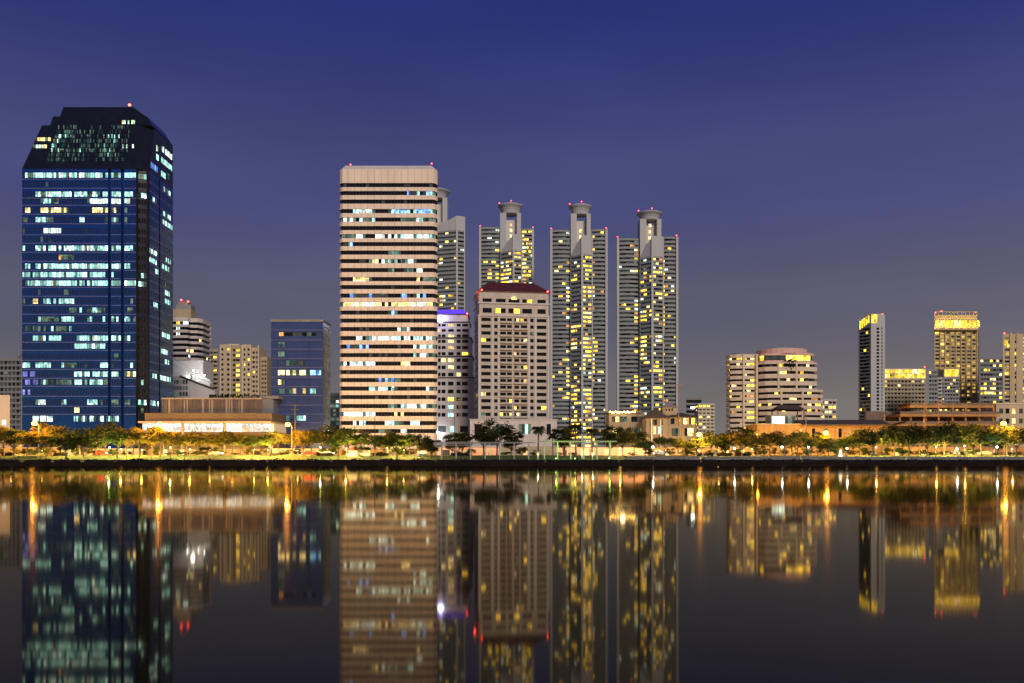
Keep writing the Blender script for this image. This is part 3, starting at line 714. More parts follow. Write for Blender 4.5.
# ---- round cream apartment building -----------------------------------------------
def round_block():
    b = Bld('rounded_apartment_building', 'broad cream apartment building with rounded balcony bands and a pink drum on top', 'apartment building', 726, 826, 450)
    rng = random.Random(44); X, Z = b.x, b.z
    def arc(x0, x1, y0, bul, n, p=1.0):
        return [(x0 + (x1 - x0) * i / n, y0 - bul * math.sin(math.pi * min(max(i / n * p + (1 - p) / 2, 0), 1))) for i in range(n + 1)]
    O = ['room_yellow', 'room_warm', 'room_yellow', 'room_orange']
    # left wing
    fr = [(b.xd(726.3, 9), 9), (b.xd(727, 5), 5), (X(731.5), 2.6), (X(737), 1.2), (X(744), .6), (X(758), 1.5)]
    P = fr + [(X(758), 22), (b.xd(731, 22), 22)]
    rowsA = floor_rows(Z(431), Z(356), 14, .34, .72)
    def fa(e, t, r):
        if r in (12, 13) and e >= 3: return pick(rng, .55, O)
        if e == 4 and .45 < t and r in (5, 6, 2, 3, 8, 9): return pick(rng, .8, O)
        return pick(rng, .13, O)
    b.ribbons(P, 0, Z(354), rowsA, 'cream_wall', 1.3, 1.8, fa, [0, 1, 2, 3, 4, 7], parapet=.8)
    # right wing upper
    P = [(X(756), 4.5), (X(759), 1.0), (X(764), -1.6), (X(772), -2.6), (X(803), -2.6), (X(810), -1.6), (X(818), 1.2), (X(820.5), 5), (X(820.5), 22), (X(756), 22)]
    rows = floor_rows(Z(391), Z(362.5), 4, .34, .74)
    def fb(e, t, r): return 'room_yellow' if (e == 3 and .38 < t < .5 and r == 2) else pick(rng, .10, O, rng.choice(['glass_dark', 'glass_dark', 'glass_mid']))
    b.ribbons(P, Z(391), Z(362.5), rows, 'cream_wall', 1.3, 1.8, fb, list(range(8)), parapet=.8)
    Pt = inset(P, 1.6)
    def ft(e, t, r): return pick(rng, .75 if (e == 3 and t > .4) or e == 4 else .25, ['room_yellow', 'room_warm', 'room_yellow'], 'glass_mid')
    b.ribbons(Pt, Z(362.5) - .5, Z(353), [(Z(360.5), Z(355.5))], 'pink_wall', .7, 1.6, ft, list(range(8)), parapet=.4)
    # right wing lower
    P2 = [(X(756), 3.5), (X(759), -.5), (X(766), -3.2), (X(776), -4.2), (X(806), -4.2), (X(815), -3.0), (X(823), 0), (X(826), 4.5), (X(826), 22), (X(756), 22)]
    rows = floor_rows(Z(431), Z(391), 7, .34, .74)
    def fc(e, t, r):
        if r == 5 and e == 3 and .35 < t < .65: return pick(rng, .8, O)
        if r in (3, 4) and e in (4, 5): return pick(rng, .6, O)
        return pick(rng, .11, O)
    b.ribbons(P2, 0, Z(390), rows, 'cream_wall', 1.3, 1.8, fc, list(range(8)), parapet=.8)
    # piers between bays
    m = MB()
    for px, d in ((744, .5), (757, .3)): m.box(X(px) - .5, X(px) + .5, d - .35, d + 1.4, 0, Z(354), 'cream_wall')
    for px in (779, 800): m.box(X(px) - .45, X(px) + .45, -4.45, -3, 0, Z(391), 'cream_wall'); 
    for px in (777, 795): m.box(X(px) - .45, X(px) + .45, -2.85, -1.3, Z(389), Z(363), 'cream_wall')
    b.part(m, 'pier')
    m = MB(); n = 24; c = (b.xd(781.5, 11), 11.0); rr = (b.xd(806, 11) - b.xd(757, 11)) / 2
    m.lathe([(rr, Z(353.5)), (rr, Z(348.3)), (rr - .5, Z(348.3)), (rr - .5, Z(349))], 'pink_wall', c, 28); b.part(m, 'rooftop_drum')
    m = MB(); m.lathe([(rr * .55, Z(349.2)), (rr * .55, Z(346.8)), (rr * .5, Z(346.8))], 'teal_strip', c, 20); b.part(m, 'lit_skylight')
    # roof garden shrubs
    m = MB()
    for px, py, s_ in ((788, 365, 2.6), (792, 363, 2.2), (785, 366, 2), (790, 368, 2.4), (735, 355, 1.0)):
        for _ in range(60):
            cpt = Vector((X(px) + rng.gauss(0, s_ * .5), -1.0 + rng.gauss(0, .5) + (4 if px < 750 else -1), Z(py) + rng.gauss(0, s_ * .45)))
            a_ = Vector((rng.uniform(-1, 1), rng.uniform(-1, 1), rng.uniform(-1, 1))).normalized() * .4; m.quad_at(cpt, a_, a_.orthogonal().normalized() * .4, 'leaf_dark')
    b.part(m, 'roof_garden_foliage')
    b.done()
round_block()

# ---- simple strip blocks -----------------------------------------------------------
def block(name, label, cat, px0, px1, ytop, Y, depth, key, nf, lo, hi, pane, litp, opts, ybot=430, rot=0, dark=('glass_dark',), seed=1, win_edges=(0, 1, 3), par=1.0, rec=.5, wname='window_band', bar=0., keep=False, topfn=None):
    b = Bld(name, label, cat, px0, px1, Y, rot); rng = random.Random(seed); hw = b.hw
    P = [(-hw, 0), (hw, 0), (b.xd(px1, depth) - .3 if px1 < 512 else hw, depth), (b.xd(px0, depth) + .3 if px0 > 512 else -hw, depth)]
    rows = floor_rows(b.z(ybot), b.z(ytop) - par, nf, lo, hi)
    def fn(e, t, r):
        if topfn:
            k = topfn(e, t, r)
            if k: return k
        return pick(rng, litp, opts, rng.choice(dark))
    b.ribbons(P, 0, b.z(ytop), rows, key, rec, pane, fn, list(win_edges), parapet=par * .7, bar=bar, trim=key, name=wname)
    if not keep: b.done()
    return b

# far left
b = block('grey_office_block', 'grey gridded office block at the edge beyond the blue glass tower', 'office block', -46, 21, 358, 470, 20, 'grey_wall', 13, .2, .8, 2.2, .05, ['room_dim', 'room_warm'], seed=2, dark=('glass_mid', 'glass_dark'), bar=.6, keep=True)
m = MB(); m.tube([(b.x(9), 8, b.z(358)), (b.x(20), 8, b.z(345))], [.4, .15], 'steel'); m.tube([(b.x(9), 8, b.z(358)), (b.x(9.5), 8, b.z(352))], .25, 'steel'); b.part(m, 'roof_crane')
b.done()
b = block('low_peach_building', 'low blank peach building beside the foot of the blue glass tower', 'building', -40, 10, 395, 352, 14, 'cream_wall', 3, .35, .75, 1.5, .3, ['room_warm', 'room_dim'], seed=4, ybot=440, win_edges=(3,), keep=True)
m = MB(); m.box(b.x(2), b.x(6), -.08, -.005, b.z(425), b.z(420), 'room_white'); b.part(m, 'lit_sign')
b.done()

def round_hotel():
    b = Bld('rounded_striped_tower', 'slender rounded tower with white balcony bands behind the blue glass tower', 'residential tower', 166, 199, 520)
    rng = random.Random(6); X, Z = b.x, b.z
    P = [(X(160), 3), (X(176), -1), (X(188), -1), (X(189.5), 2), (X(196), 2.4), (X(199.5), 6), (X(199.5), 20), (X(160), 20)]
    rows = floor_rows(Z(430), Z(320), 20, .2, .72)
    def fn(e, t, r): return pick(rng, .28 if e == 1 and t < .45 else .05, ['room_yellow', 'room_warm', 'room_white'])
    b.ribbons(P, 0, Z(317.5), rows, 'pale_panel', 1.0, 2.0, fn, [0, 1, 2, 3, 4, 5], parapet=.8)
    m = MB(); m.box(X(170), X(188.5), 4, 14, Z(318), Z(308), 'tan_wall'); m.box(X(173), X(188), 5, 12, Z(308), Z(303), 'tower_wall'); m.box(X(174.5), X(184), 6, 11, Z(303), Z(300), 'grey_wall'); b.part(m, 'rooftop_tank')
    for px, py in ((178, 298.5), (185, 300)): b.beacon(px, py, 5, 1.0, 1.5)
    b.done('balcony_bands')
round_hotel()

def white_modern():
    b = Bld('white_stepped_building', 'white modern building with a slanting stepped balcony front below the rounded striped tower', 'building', 172, 216, 440)
    rng = random.Random(9); X, Z = b.x, b.z
    b.wall.prism([(X(168), 6), (X(199), 6), (X(199), 20), (X(168), 20)], 0, Z(359), 'white_paint')
    b.wall.prism([(X(168), 3), (X(188), 3), (X(188), 5.9), (X(168), 5.9)], 0, [Z(361), Z(373), Z(373), Z(361)], 'white_paint')
    # slanted front gallery
    pts = [(X(172), Z(377)), (X(180), Z(376)), (X(214), Z(389)), (X(216), Z(397)), (X(216), 0), (X(172), 0)]
    f = [(p[0], 0, p[1]) for p in pts]; k = [(p[0], 2.9, p[1]) for p in pts]
    b.wall.poly(f[::-1], 'white_wall'); b.wall.poly(k, 'white_wall')
    for i in range(len(pts)): b.wall.poly([f[i], k[i], k[(i + 1) % 6], f[(i + 1) % 6]], 'white_wall')
    m = MB(); m.tube([(X(180), -.3, Z(376)), (X(214), -.3, Z(389))], .4, 'dark_trim'); m.tube([(X(180), -.3, Z(371)), (X(212), -.3, Z(383))], .25, 'white_paint'); b.part(m, 'sloping_rail')
    m = MB(); m.prism([(X(190), 3), (X(208), 3), (X(208), 5.9), (X(190), 5.9)], 0, [Z(372), Z(379), Z(379), Z(372)], 'white_paint'); b.part(m, 'terrace')
    for px, py in ((186, 376), (192, 370), (197, 377), (203, 375)):
        m = MB(); m.ball((X(px), 2, Z(py)), .35, 'white_bulb'); b.part(m, 'terrace_lamp')
    lamp('terrace_glow', (X(195), -3, Z(370)), (.9, .95, 1), 700, 1, b.e)
    for i in range(5):
        for j in range(3):
            m = MB(); x0 = X(173.5 + i * 3); m.box(x0, x0 + 1.1, -.06, -.004, Z(396 - j * 6), Z(392 - j * 6), rng.choice(['glass_mid', 'room_dim', 'glass_green'])); b.part(m, 'window')
    b.done()
white_modern()

def beige_tower():
    b = Bld('beige_apartment_tower', 'beige apartment tower with a column of yellow stair windows', 'apartment tower', 216, 264, 510)
    rng = random.Random(15); X, Z = b.x, b.z; nf = 17
    def sect(x0, x1, yt, d0, d1, wins, key, stair=None):
        zt = Z(yt)
        L = X(x1) - X(x0)
        rows = [(r[0], r[1], [(L * u, L * w, ('room_yellow' if (stair == i and rng.random() < .7) else pick(rng, .05, ['room_yellow'], 'glass_dark'))) for i, (u, w) in enumerate(wins)]) for r in floor_rows(Z(432), zt - 1.4, nf, .25, .72)]
        b.face((X(x0), d0), (X(x1), d0), 0, zt, rows, key, .9)
        b.face((X(x1), d0), (X(x1), d1), 0, zt, [], key); b.face((X(x1), d1), (X(x0), d1), 0, zt, [], key); b.face((X(x0), d1), (X(x0), d0), 0, zt, [], key)
        b.wall.poly([(X(x0), d0, zt), (X(x1), d0, zt), (X(x1), d1, zt), (X(x0), d1, zt)], key)
    sect(219, 230, 344, 2, 18, [(.1, .3), (.62, .85)], 'beige_wall')
    sect(230.1, 241, 344.5, 3.2, 18, [(.08, .32), (.36, .72)], 'tan_wall', 1)
    sect(241.1, 250, 344, 2, 18, [(.15, .35), (.6, .85)], 'beige_wall')
    sect(250.1, 258, 347, 3.0, 18, [(.1, .4), (.55, .9)], 'beige_wall')
    sect(258.1, 265, 356, 4.6, 18, [(.2, .45), (.6, .85)], 'tan_wall')
    m = MB()
    for px in (219.5, 229.5, 241.5, 249.5, 257.5): m.box(X(px) - .35, X(px) + .35, 1.5, 4, 0, Z(345), 'cream_wall')
    b.part(m, 'pilaster')
    m = MB(); m.box(X(224), X(236), 6, 14, Z(344) + .1, Z(342.6), 'cream_wall'); b.part(m, 'roof_room')
    b.done()
    block('tan_apartment_wing', 'tan apartment slab with yellow balconies between the white stepped building and beige tower', 'apartment block', 200, 218, 349, 545, 16, 'tan_wall', 18, .3, .75, 2.2, .2, ['room_yellow', 'room_warm'], seed=16, dark=('glass_dark', 'glass_mid'), bar=.5)
beige_tower()

def podium():
    b = Bld('podium_hall', 'long brown ribbed hall with a bright white shop band at street level', 'hall', 140, 270, 322)
    rng = random.Random(18); X, Z = b.x, b.z
    xu0, xu1 = (162 - 512) * 344 / F - b.cx, (262 - 512) * 344 / F - b.cx
    zu = wz(398.5, 344) - b.base
    b.wall.box(xu0, xu1, 22, 42, 0, zu, 'brown_wall')
    m = MB(); x = xu0 + .3
    while x < xu1 - .3:
        w = rng.choice([.25, .4, .4, .7]); m.box(x, x + w, 21.75, 21.99, wz(413, 344) - b.base, zu - .4, rng.choice(['brown_wall', 'brown_wall', 'tan_wall'])); x += w + rng.uniform(.4, 1.2)
    m.box(xu0, xu1, 21.6, 21.995, zu - .35, zu + .25, 'tan_wall'); b.part(m, 'ribbed_cladding')
    m = MB(); m.box(X(215), X(262), 23, 30, zu + .02, zu + 1.1, 'grey_wall')
    for i in range(160):
        c = Vector((rng.uniform(xu0 + 18, xu1 - 1), 22.6 + rng.uniform(0, 1), zu + rng.uniform(.3, 1.6))); a = Vector((rng.uniform(-1, 1), rng.uniform(-1, 1), rng.uniform(-1, 1))).normalized() * .35; m.quad_at(c, a, a.orthogonal().normalized() * .3, 'leaf_dark')
    b.part(m, 'roof_planter')
    # glazed end block
    g = MB(); g.box(xu1 + .02, (273 - 512) * 344 / F - b.cx, 22.5, 40, 0, wz(399, 344) - b.base, 'side_glass'); b.part(g, 'glazed_end')
    # ledge
    b.wall.box(X(142), X(270), 2.5, 21.5, Z(422), Z(412.6), 'podium_wall')
    b.wall.box(X(138), X(271), .0, 21.5, Z(423), Z(421.2), 'tan_wall')
    b.wall.box(X(138), X(271), 3, 21.5, 0, Z(431.6), 'podium_wall'); b.wall.box(X(138), X(271), 4, 21.5, Z(431.6), Z(423), 'white_paint')
    for i in range(13):
        x0 = X(139 + i * 10); m = MB()
        m.poly([(x0, 3.2, Z(431.3)), (x0 + X(149) - X(139.4), 3.2, Z(431.3)), (x0 + X(149) - X(139.4), 3.2, Z(423.2)), (x0, 3.2, Z(423.2))], 'shop_white')
        for j in range(7):
            if rng.random() < .75: xa = x0 + .25 + j * .46; m.box(xa, xa + rng.uniform(.15, .36), 3.12, 3.19, Z(430.2), Z(rng.choice([426.5, 427.5, 426.9])), 'steel')
        b.part(m, 'shop_window')
    for px in (181, 223):
        m = MB(); m.box(X(px) - .35, X(px) + .35, 1.2, 2.4, 0, Z(421.3), 'tan_wall'); b.part(m, 'column')
    b.done()
podium()
block('small_glass_block', 'narrow pale green glass block squeezed between the navy box and striped tower', 'office block', 328.5, 340, 393, 440, 14, 'side_glass', 8, .2, .8, 1.6, .35, ['room_teal', 'room_dim', 'room_white'], seed=19, dark=('glass_mid', 'glass_green'), bar=.15)

# low houses right of the crowned towers
def restaurant():
    b = Bld('white_terrace_building', 'white two storey terrace building with a bright rooftop string of lights', 'restaurant', 609, 645, 350)
    rng = random.Random(22); X, Z = b.x, b.z; hw = b.hw; L = 2 * hw
    rows = [(Z(436), Z(428), [(.1 * L, .35 * L, ['room_warm', 'glass_mid']), (.5 * L, .62 * L, 'glass_dark'), (.7 * L, .9 * L, ['glass_mid', 'room_dim'])]), (Z(422), Z(416.5), [(.08 * L, .5 * L, ['glass_mid', 'room_warm', 'glass_mid', 'room_dim']), (.62 * L, .95 * L, ['glass_dark', 'glass_mid'])])]
    b.face((-hw, 0), (hw, 0), 0, Z(413), rows, 'house_wall', .5)
    for p, q in (((hw, 0), (hw, 12)), ((hw, 12), (-hw, 12)), ((-hw, 12), (-hw, 0))): b.face(p, q, 0, Z(413), [], 'house_wall')
    b.wall.poly([(-hw, 0, Z(413)), (hw, 0, Z(413)), (hw, 12, Z(413)), (-hw, 12, Z(413))], 'concrete')
    m = MB(); m.box(-hw - .6, hw * .8, -.8, 9, Z(413) + .01, Z(411.3), 'house_wall'); b.part(m, 'terrace_roof')
    m = MB()
    for i in range(15): m.ball((-hw + .4 + i * (L * .72 / 15), -1.0, Z(412.4) + rng.uniform(-.2, .25)), .26, 'yellow_bulb', 6, 4)
    b.part(m, 'string_of_bulbs')
    lamp('terrace_glow', (-hw + 5, -3.5, Z(411)), (1, .75, .4), 600, 1, b.e)
    b.done()
restaurant()

def villa():
    b = Bld('hip_roofed_house', 'cream house under dark hipped roofs with a small white turret', 'house', 646, 697, 338)
    rng = random.Random(23); X, Z = b.x, b.z
    def vol(x0, x1, d0, d1, ye, yr, key, rows):
        xa, xb = X(x0), X(x1)
        b.face((xa, d0), (xb, d0), 0, Z(ye), rows, key, .3)
        for p, q in (((xb, d0), (xb, d1)), ((xb, d1), (xa, d1)), ((xa, d1), (xa, d0))): b.face(p, q, 0, Z(ye), [], key)
        o = .7; e = [(xa - o, d0 - o, Z(ye)), (xb + o, d0 - o, Z(ye)), (xb + o, d1 + o, Z(ye)), (xa - o, d1 + o, Z(ye))]
        ins = min(xb - xa, d1 - d0) * .42; k = [(xa + ins, d0 + ins, Z(yr)), (xb - ins, d0 + ins, Z(yr)), (xb - ins, d1 - ins, Z(yr)), (xa + ins, d1 - ins, Z(yr))]
        m = MB()
        for i in range(4): m.poly([e[i], e[(i + 1) % 4], k[(i + 1) % 4], k[i]], 'dark_roof')
        m.poly(k, 'dark_roof'); m.poly(e[::-1], 'tan_wall'); b.part(m, 'roof')
    U = lambda a, c, x0: (X(a) - X(x0), X(c) - X(x0))
    vol(646, 668, 0, 10, 418, 409, 'house_wall', [(Z(425), Z(419.5), [(*U(651, 657, 646), ['glass_dark', 'glass_mid', 'glass_dark']), (*U(660, 663, 646), 'glass_mid')]), (Z(434), Z(426.5), [(*U(653, 656, 646), ['room_warm']), (*U(658, 662.5, 646), ['room_teal', 'room_dim'])])])
    vol(668.1, 697, 1, 12, 417, 412, 'house_wall', [(Z(424), Z(418), [(*U(671, 675, 668), 'glass_dark'), (*U(677, 681, 668), 'room_orange'), (*U(684, 695, 668), ['room_warm', 'room_orange', 'glass_mid', 'room_yellow'])]), (Z(436), Z(428), [(*U(672, 680, 668), ['glass_mid', 'room_dim']), (*U(685, 694, 668), ['glass_dark', 'room_warm', 'room_warm'])])])
    m = MB(); x0, x1 = X(664), X(678); m.box(x0, x1, 3, 8.5, 0, Z(406.5), 'house_wall'); b.part(m, 'turret')
    m = MB(); e = [(x0 - .5, 2.5, Z(406.5) + .01), (x1 + .5, 2.5, Z(406.5) + .01), (x1 + .5, 9, Z(406.5) + .01), (x0 - .5, 9, Z(406.5) + .01)]; a = ((x0 + x1) / 2, 5.7, Z(401.5))
    for i in range(4): m.poly([e[i], e[(i + 1) % 4], a], 'grey_wall')
    b.part(m, 'turret_roof')
    for px in (667, 670, 673): 
        m = MB(); m.box(X(px), X(px) + .5, 2.94, 2.995, Z(410.5), Z(408), 'glass_dark'); b.part(m, 'turret_window')
    m = MB(); m.box(X(651), X(651.8), -.9, -.75, 0, Z(419), 'white_paint'); m.box(X(660), X(660.8), -.9, -.75, 0, Z(419), 'white_paint'); b.part(m, 'porch_post')
    b.done()
villa()
bb0 = block('dark_far_office', 'dark far office block with one white lit sign, above the house roofs', 'office block', 686, 702, 398, 950, 20, 'grey_wall', 8, .25, .8, 4, .05, ['room_dim'], ybot=440, seed=25, keep=True)
m = MB(); m.box(bb0.x(691), bb0.x(696.5), -.3, -.05, bb0.z(408.5), bb0.z(407), 'white_bulb'); bb0.part(m, 'lit_sign'); bb0.done()
bb = Bld('pale_far_apartment', 'pale far apartment block with a yellow lit top floor', 'apartment block', 698, 715, 860)
rngp = random.Random(26)
P = [(-bb.hw, 0), (bb.hw, 0), (bb.hw, 16), (-bb.hw, 16)]
bb.ribbons(P, 0, bb.z(403.5), floor_rows(bb.z(440), bb.z(404.5), 10, .3, .75), 'cream_wall', .6, 4, lambda e, t, r: 'room_yellow' if r == 9 and t < .8 else pick(rngp, .15, ['room_yellow', 'room_warm'], 'glass_mid'), [0, 1, 3], parapet=1, bar=1.2, trim='cream_wall')
bb.done()
block('far_lit_flats', 'far apartment block with yellow lit floors behind the rounded cream building', 'apartment block', 816, 837, 399, 760, 18, 'apartment_wall', 8, .25, .75, 3.2, .45, ['room_yellow', 'room_warm', 'room_yellow'], ybot=438, seed=27, dark=('glass_mid', 'glass_dark'), bar=.8)

# ---- right-hand cluster ------------------------------------------------------------
def slim_tower():
    b = Bld('slim_apartment_tower', 'slim tall tower with one dark flank and a gold lit top standing apart', 'apartment tower', 859, 885, 760)
    rng = random.Random(51); X, Z = b.x, b.z
    P = [(b.xd(858.5, 10), 10), (X(871), 0), (X(885), 0), (X(885), 20), (b.xd(862, 24), 24)]
    nf = 30; rows = floor_rows(Z(432), Z(327), nf, .2, .85)
    # left flank, its shade put into a darker wall colour
    zt0, zt1 = Z(317), Z(313)
    d = (Vector(P[1]) - Vector(P[0])).length
    def pn(r): return [pick(rng, .03, ['room_yellow'], rng.choice(['glass_dark', 'glass_mid', 'glass_dark'])) for _ in range(5)]
    b.face(P[0], P[1], 0, Z(319), [(r[0], r[1], [(.8, d - 1.2, pn(i))]) for i, r in enumerate(rows)], 'grey_wall', .6)
    L = X(885) - X(871)
    b.face(P[1], P[2], 0, Z(315), [(r[0], r[1], [(L * .40, L * .58, pick(rng, .04, ['room_yellow'], 'glass_dark')), (L * .74, L * .82, 'glass_mid')]) for r in rows], 'tower_white', .6)
    for p, q in ((2, 3), (3, 4), (4, 0)): b.face(P[p], P[q], 0, Z(317), [], 'tower_white')
    b.wall.poly([(*p, Z(319)) for p in P], 'concrete')
    m = MB(); n = Vector((P[1][0] - P[0][0], P[1][1] - P[0][1])).normalized(); nn = Vector((n.y, -n.x))
    for k in range(5):
        a = Vector(P[0]) + n * (1 + k * (d - 2) / 5); c = a + n * (d - 2) / 5 * .72
        zb, zt = Z(328 - k * 1.3), Z(319.5 - k * 1.2)
        m.poly([(*(a + nn * .15), zb), (*(c + nn * .15), zb), (*(c + nn * .15), zt), (*(a + nn * .15), zt)], 'gold_flood_panel')
    m.poly([(X(871.5), -.15, Z(323)), (X(877), -.15, Z(323)), (X(877), -.15, Z(314.5)), (X(871.5), -.15, Z(314.5))], 'gold_flood_panel')
    b.part(m, 'gold_crown_light')
    m = MB()
    for k in range(5):
        a = Vector(P[0]) + n * (1 + k * (d - 2) / 5); zt = Z(319) 
        c = a + n * (d - 2) / 5 * .72 
        m.prism([tuple(a + nn * .05), tuple(c + nn * .05), tuple(c - nn * 3), tuple(a - nn * 3)], zt + .01, Z(319.5 - k * 1.2), 'cream_wall')
    b.part(m, 'stepped_fins')
    m = MB(); m.box(X(871), X(884), .3, 12, Z(319) + .02, Z(313.8), 'cream_wall'); b.part(m, 'plant_room')
    b.beacon(883.5, 313.5, 2, .9, 1.5)
    b.done()
slim_tower()

def mid_slab():
    b = Bld('gold_topped_slab', 'wide low slab with a glowing gold top storey between two taller towers', 'apartment block', 876, 926, 800)
    rng = random.Random(52); X, Z = b.x, b.z; hw = b.hw
    P = [(-hw, 0), (hw, 0), (hw, 18), (b.xd(877, 18), 18)]
    rows = floor_rows(Z(432), Z(379.5), 13, .28, .78)
    b.ribbons(P, 0, Z(379), rows, 'tan_wall', .7, 3.0, lambda e, t, r: pick(rng, .05, ['room_yellow', 'room_warm'], rng.choice(['glass_dark', 'glass_mid'])), [0, 1, 3], bar=.9, trim='tan_wall')
    m = MB()
    for i in range(18):
        x0 = -hw + .4 + i * (2 * hw - .8) / 18; w_ = (2 * hw) / 18 * .82
        for za, zb in ((378, 374.2), (373.4, 369.6)): m.poly([(x0, -.2, Z(za)), (x0 + w_, -.2, Z(za)), (x0 + w_, -.2, Z(zb)), (x0, -.2, Z(zb))], rng.choice(['gold_flood_panel', 'gold_flood_panel', 'gold_flood_panel', 'room_warm', 'room_gold_wash']))
    b.part(m, 'gold_lit_storey')
    m = MB(); m.box(-hw, hw, 0, 17, Z(379) + .01, Z(368.6), 'cream_wall'); b.part(m, 'top_storey')
    for px, py in ((877.5, 369.5), (925, 367)): b.beacon(px, py, .5, .9, 1)
    b.done()
    bl = block('low_grey_flats', 'small grey block of flats at the foot of the slim tower', 'apartment block', 872, 888, 411, 720, 10, 'grey_wall', 4, .25, .8, 2.5, .2, ['room_warm', 'room_dim'], ybot=436, seed=53, keep=True)
    bl.done()
mid_slab()

def gold_tower():
    b = Bld('gold_lit_tower', 'tall broad tower washed in gold with red lights along its roof', 'apartment tower', 934, 983, 820)
    rng = random.Random(54); X, Z = b.x, b.z
    x0, x1 = X(934.5), X(977); D = 22
    zt = Z(315); L = x1 - x0
    cols = [(.02, .11, 'w'), (.15, .23, 0), (.27, .35, 0), (.39, .47, 0), (.52, .60, 0), (.64, .72, 0), (.77, .85, 0), (.89, .97, 'w')]
    rows = [(r[0], r[1], [(L * u, L * w, pick(rng, .62 if k == 0 else .3, ['room_gold_wash'] * 9 + ['room_yellow'], rng.choice(['glass_dark', 'glass_mid']))) for u, w, k in cols]) for r in floor_rows(Z(430), Z(331), 27, .2, .72)]
    b.face((x0, 0), (x1, 0), 0, zt, rows, 'gold_wash_wall', .7)
    b.face((x1, 0), (X(983), 6), 0, zt - 2, [(r[0], r[1], [(1.2, 5.5, pick(rng, .1, ['room_yellow'], 'glass_dark'))]) for r in floor_rows(Z(430), Z(331), 27, .2, .8)], 'grey_wall', .7)
    b.face((X(983), 6), (X(983), D), 0, zt - 2, [], 'grey_wall'); xk = b.xd(935.5, D); b.face((X(983), D), (xk, D), 0, zt - 2, [], 'gold_wash_wall'); b.face((xk, D), (x0, 0), 0, zt, [], 'gold_wash_wall')
    b.wall.poly([(x0, 0, zt - 2), (x1, 0, zt - 2), (X(983), 6, zt - 2), (X(983), D, zt - 2), (xk, D, zt - 2)], 'concrete')
    m = MB()
    for u in (.0, .13, .25, .375, .495, .62, .745, .87, 1.0): m.box(x0 + u * L - .45, x0 + u * L + .45, -.7, -.004, Z(430), Z(327), 'gold_wash_wall')
    b.part(m, 'pier')
    for i in range(11):
        m = MB(); a = x0 + .5 + i * (L - 1) / 11; m.poly([(a, -.25, Z(326)), (a + L / 11 * .8, -.25, Z(326)), (a + L / 11 * .8, -.25, Z(320.5)), (a, -.25, Z(320.5))], 'gold_flood_panel' if rng.random() < .8 else 'room_warm'); b.part(m, 'gold_crown_panel')  # glowing panels that stand in for the floodlit crown
    m = MB(); a = Vector((x1, 0)); c = Vector((X(983), 6)); m.poly([(x1 + .2, -.15, Z(326)), (X(983) + .1, 5.8, Z(326)), (X(983) + .1, 5.8, Z(320)), (x1 + .2, -.15, Z(320))], 'gold_flood_panel'); b.part(m, 'gold_crown_panel')
    m = MB()
    for i in range(12): xx = x0 + i * L / 11; m.box(xx - .25, xx + .25, -.3, .3, zt, zt + 2.6, 'gold_wash_wall')
    m.box(x0, x1, -.3, .3, zt + 2.6, zt + 3.2, 'gold_wash_wall'); b.part(m, 'roof_screen')
    for px, py, d, sk in ((936, 312.5, 1, 4), (942, 311, 1, 5), (976, 312, 1, 4), (980.5, 310.5, 8, 9)): b.beacon(px, py, d, 1.0, sk)
    m = MB(); m.box(x0 - .3, x1 + .3, -3.2, -.01, Z(330.5), Z(329.4), 'gold_wash_wall'); m.box(x0 - .3, x1 + .3, -3.2, -2.9, Z(329.4) + .002, Z(328.6), 'gold_wash_wall'); b.part(m, 'lamp_hiding_ledge')  # ledge added to hide the crown lamps from the water
    for k in range(5): lamp('crown_glow', (x0 + L * (k + .5) / 5, -1.9, Z(329.4) + .6), (1, .72, .18), 6500, .3, b.e)
    b.done()
    a = Bld('pale_stepped_flats', 'pale flats with a gold lit upper corner in front of the broad gold tower', 'apartment block', 928, 960, 745)
    rng = random.Random(55); X, Z = a.x, a.z
    for x0, x1, yt, d0, key in ((928, 938, 369, 0, 'tower_wall'), (938.1, 944, 377, 2, 'tower_white'), (944.1, 960, 377, 1, 'tower_wall')):
        P = [(X(x0), d0), (X(x1), d0), (X(x1), 16), (a.xd(x0 + .5, 16), 16)]
        a.ribbons(P, 0, Z(yt), floor_rows(Z(430), Z(yt) - 1, 14, .25, .75), key, .6, 2.6, lambda e, t, r: pick(rng, .1, ['room_yellow', 'room_warm'], rng.choice(['glass_dark', 'glass_mid'])), [0], parapet=.8, bar=.7, trim=key)
    for i in range(4):
        m = MB(); q = X(945) + i * 3; m.poly([(q, .8, Z(376.2)), (q + 2.6, .8, Z(376.2)), (q + 2.6, .8, Z(369.5)), (q, .8, Z(369.5))], 'gold_flood_panel'); a.part(m, 'gold_lit_storey')
    m = MB(); m.box(X(944.5), X(960), 1, 12, Z(377) + .02, Z(368.8), 'cream_wall'); a.part(m, 'top_storey')
    a.done()
gold_tower()
b = block('narrow_yellow_office', 'narrow office block with rows of yellow windows behind the broad gold tower', 'office block', 980, 1003, 357.5, 850, 16, 'grey_wall', 16, .25, .75, 2.8, .5, ['room_yellow', 'room_warm', 'room_yellow', 'glass_green'], ybot=432, seed=56, dark=('glass_mid', 'glass_dark'), win_edges=(0,), bar=.4)
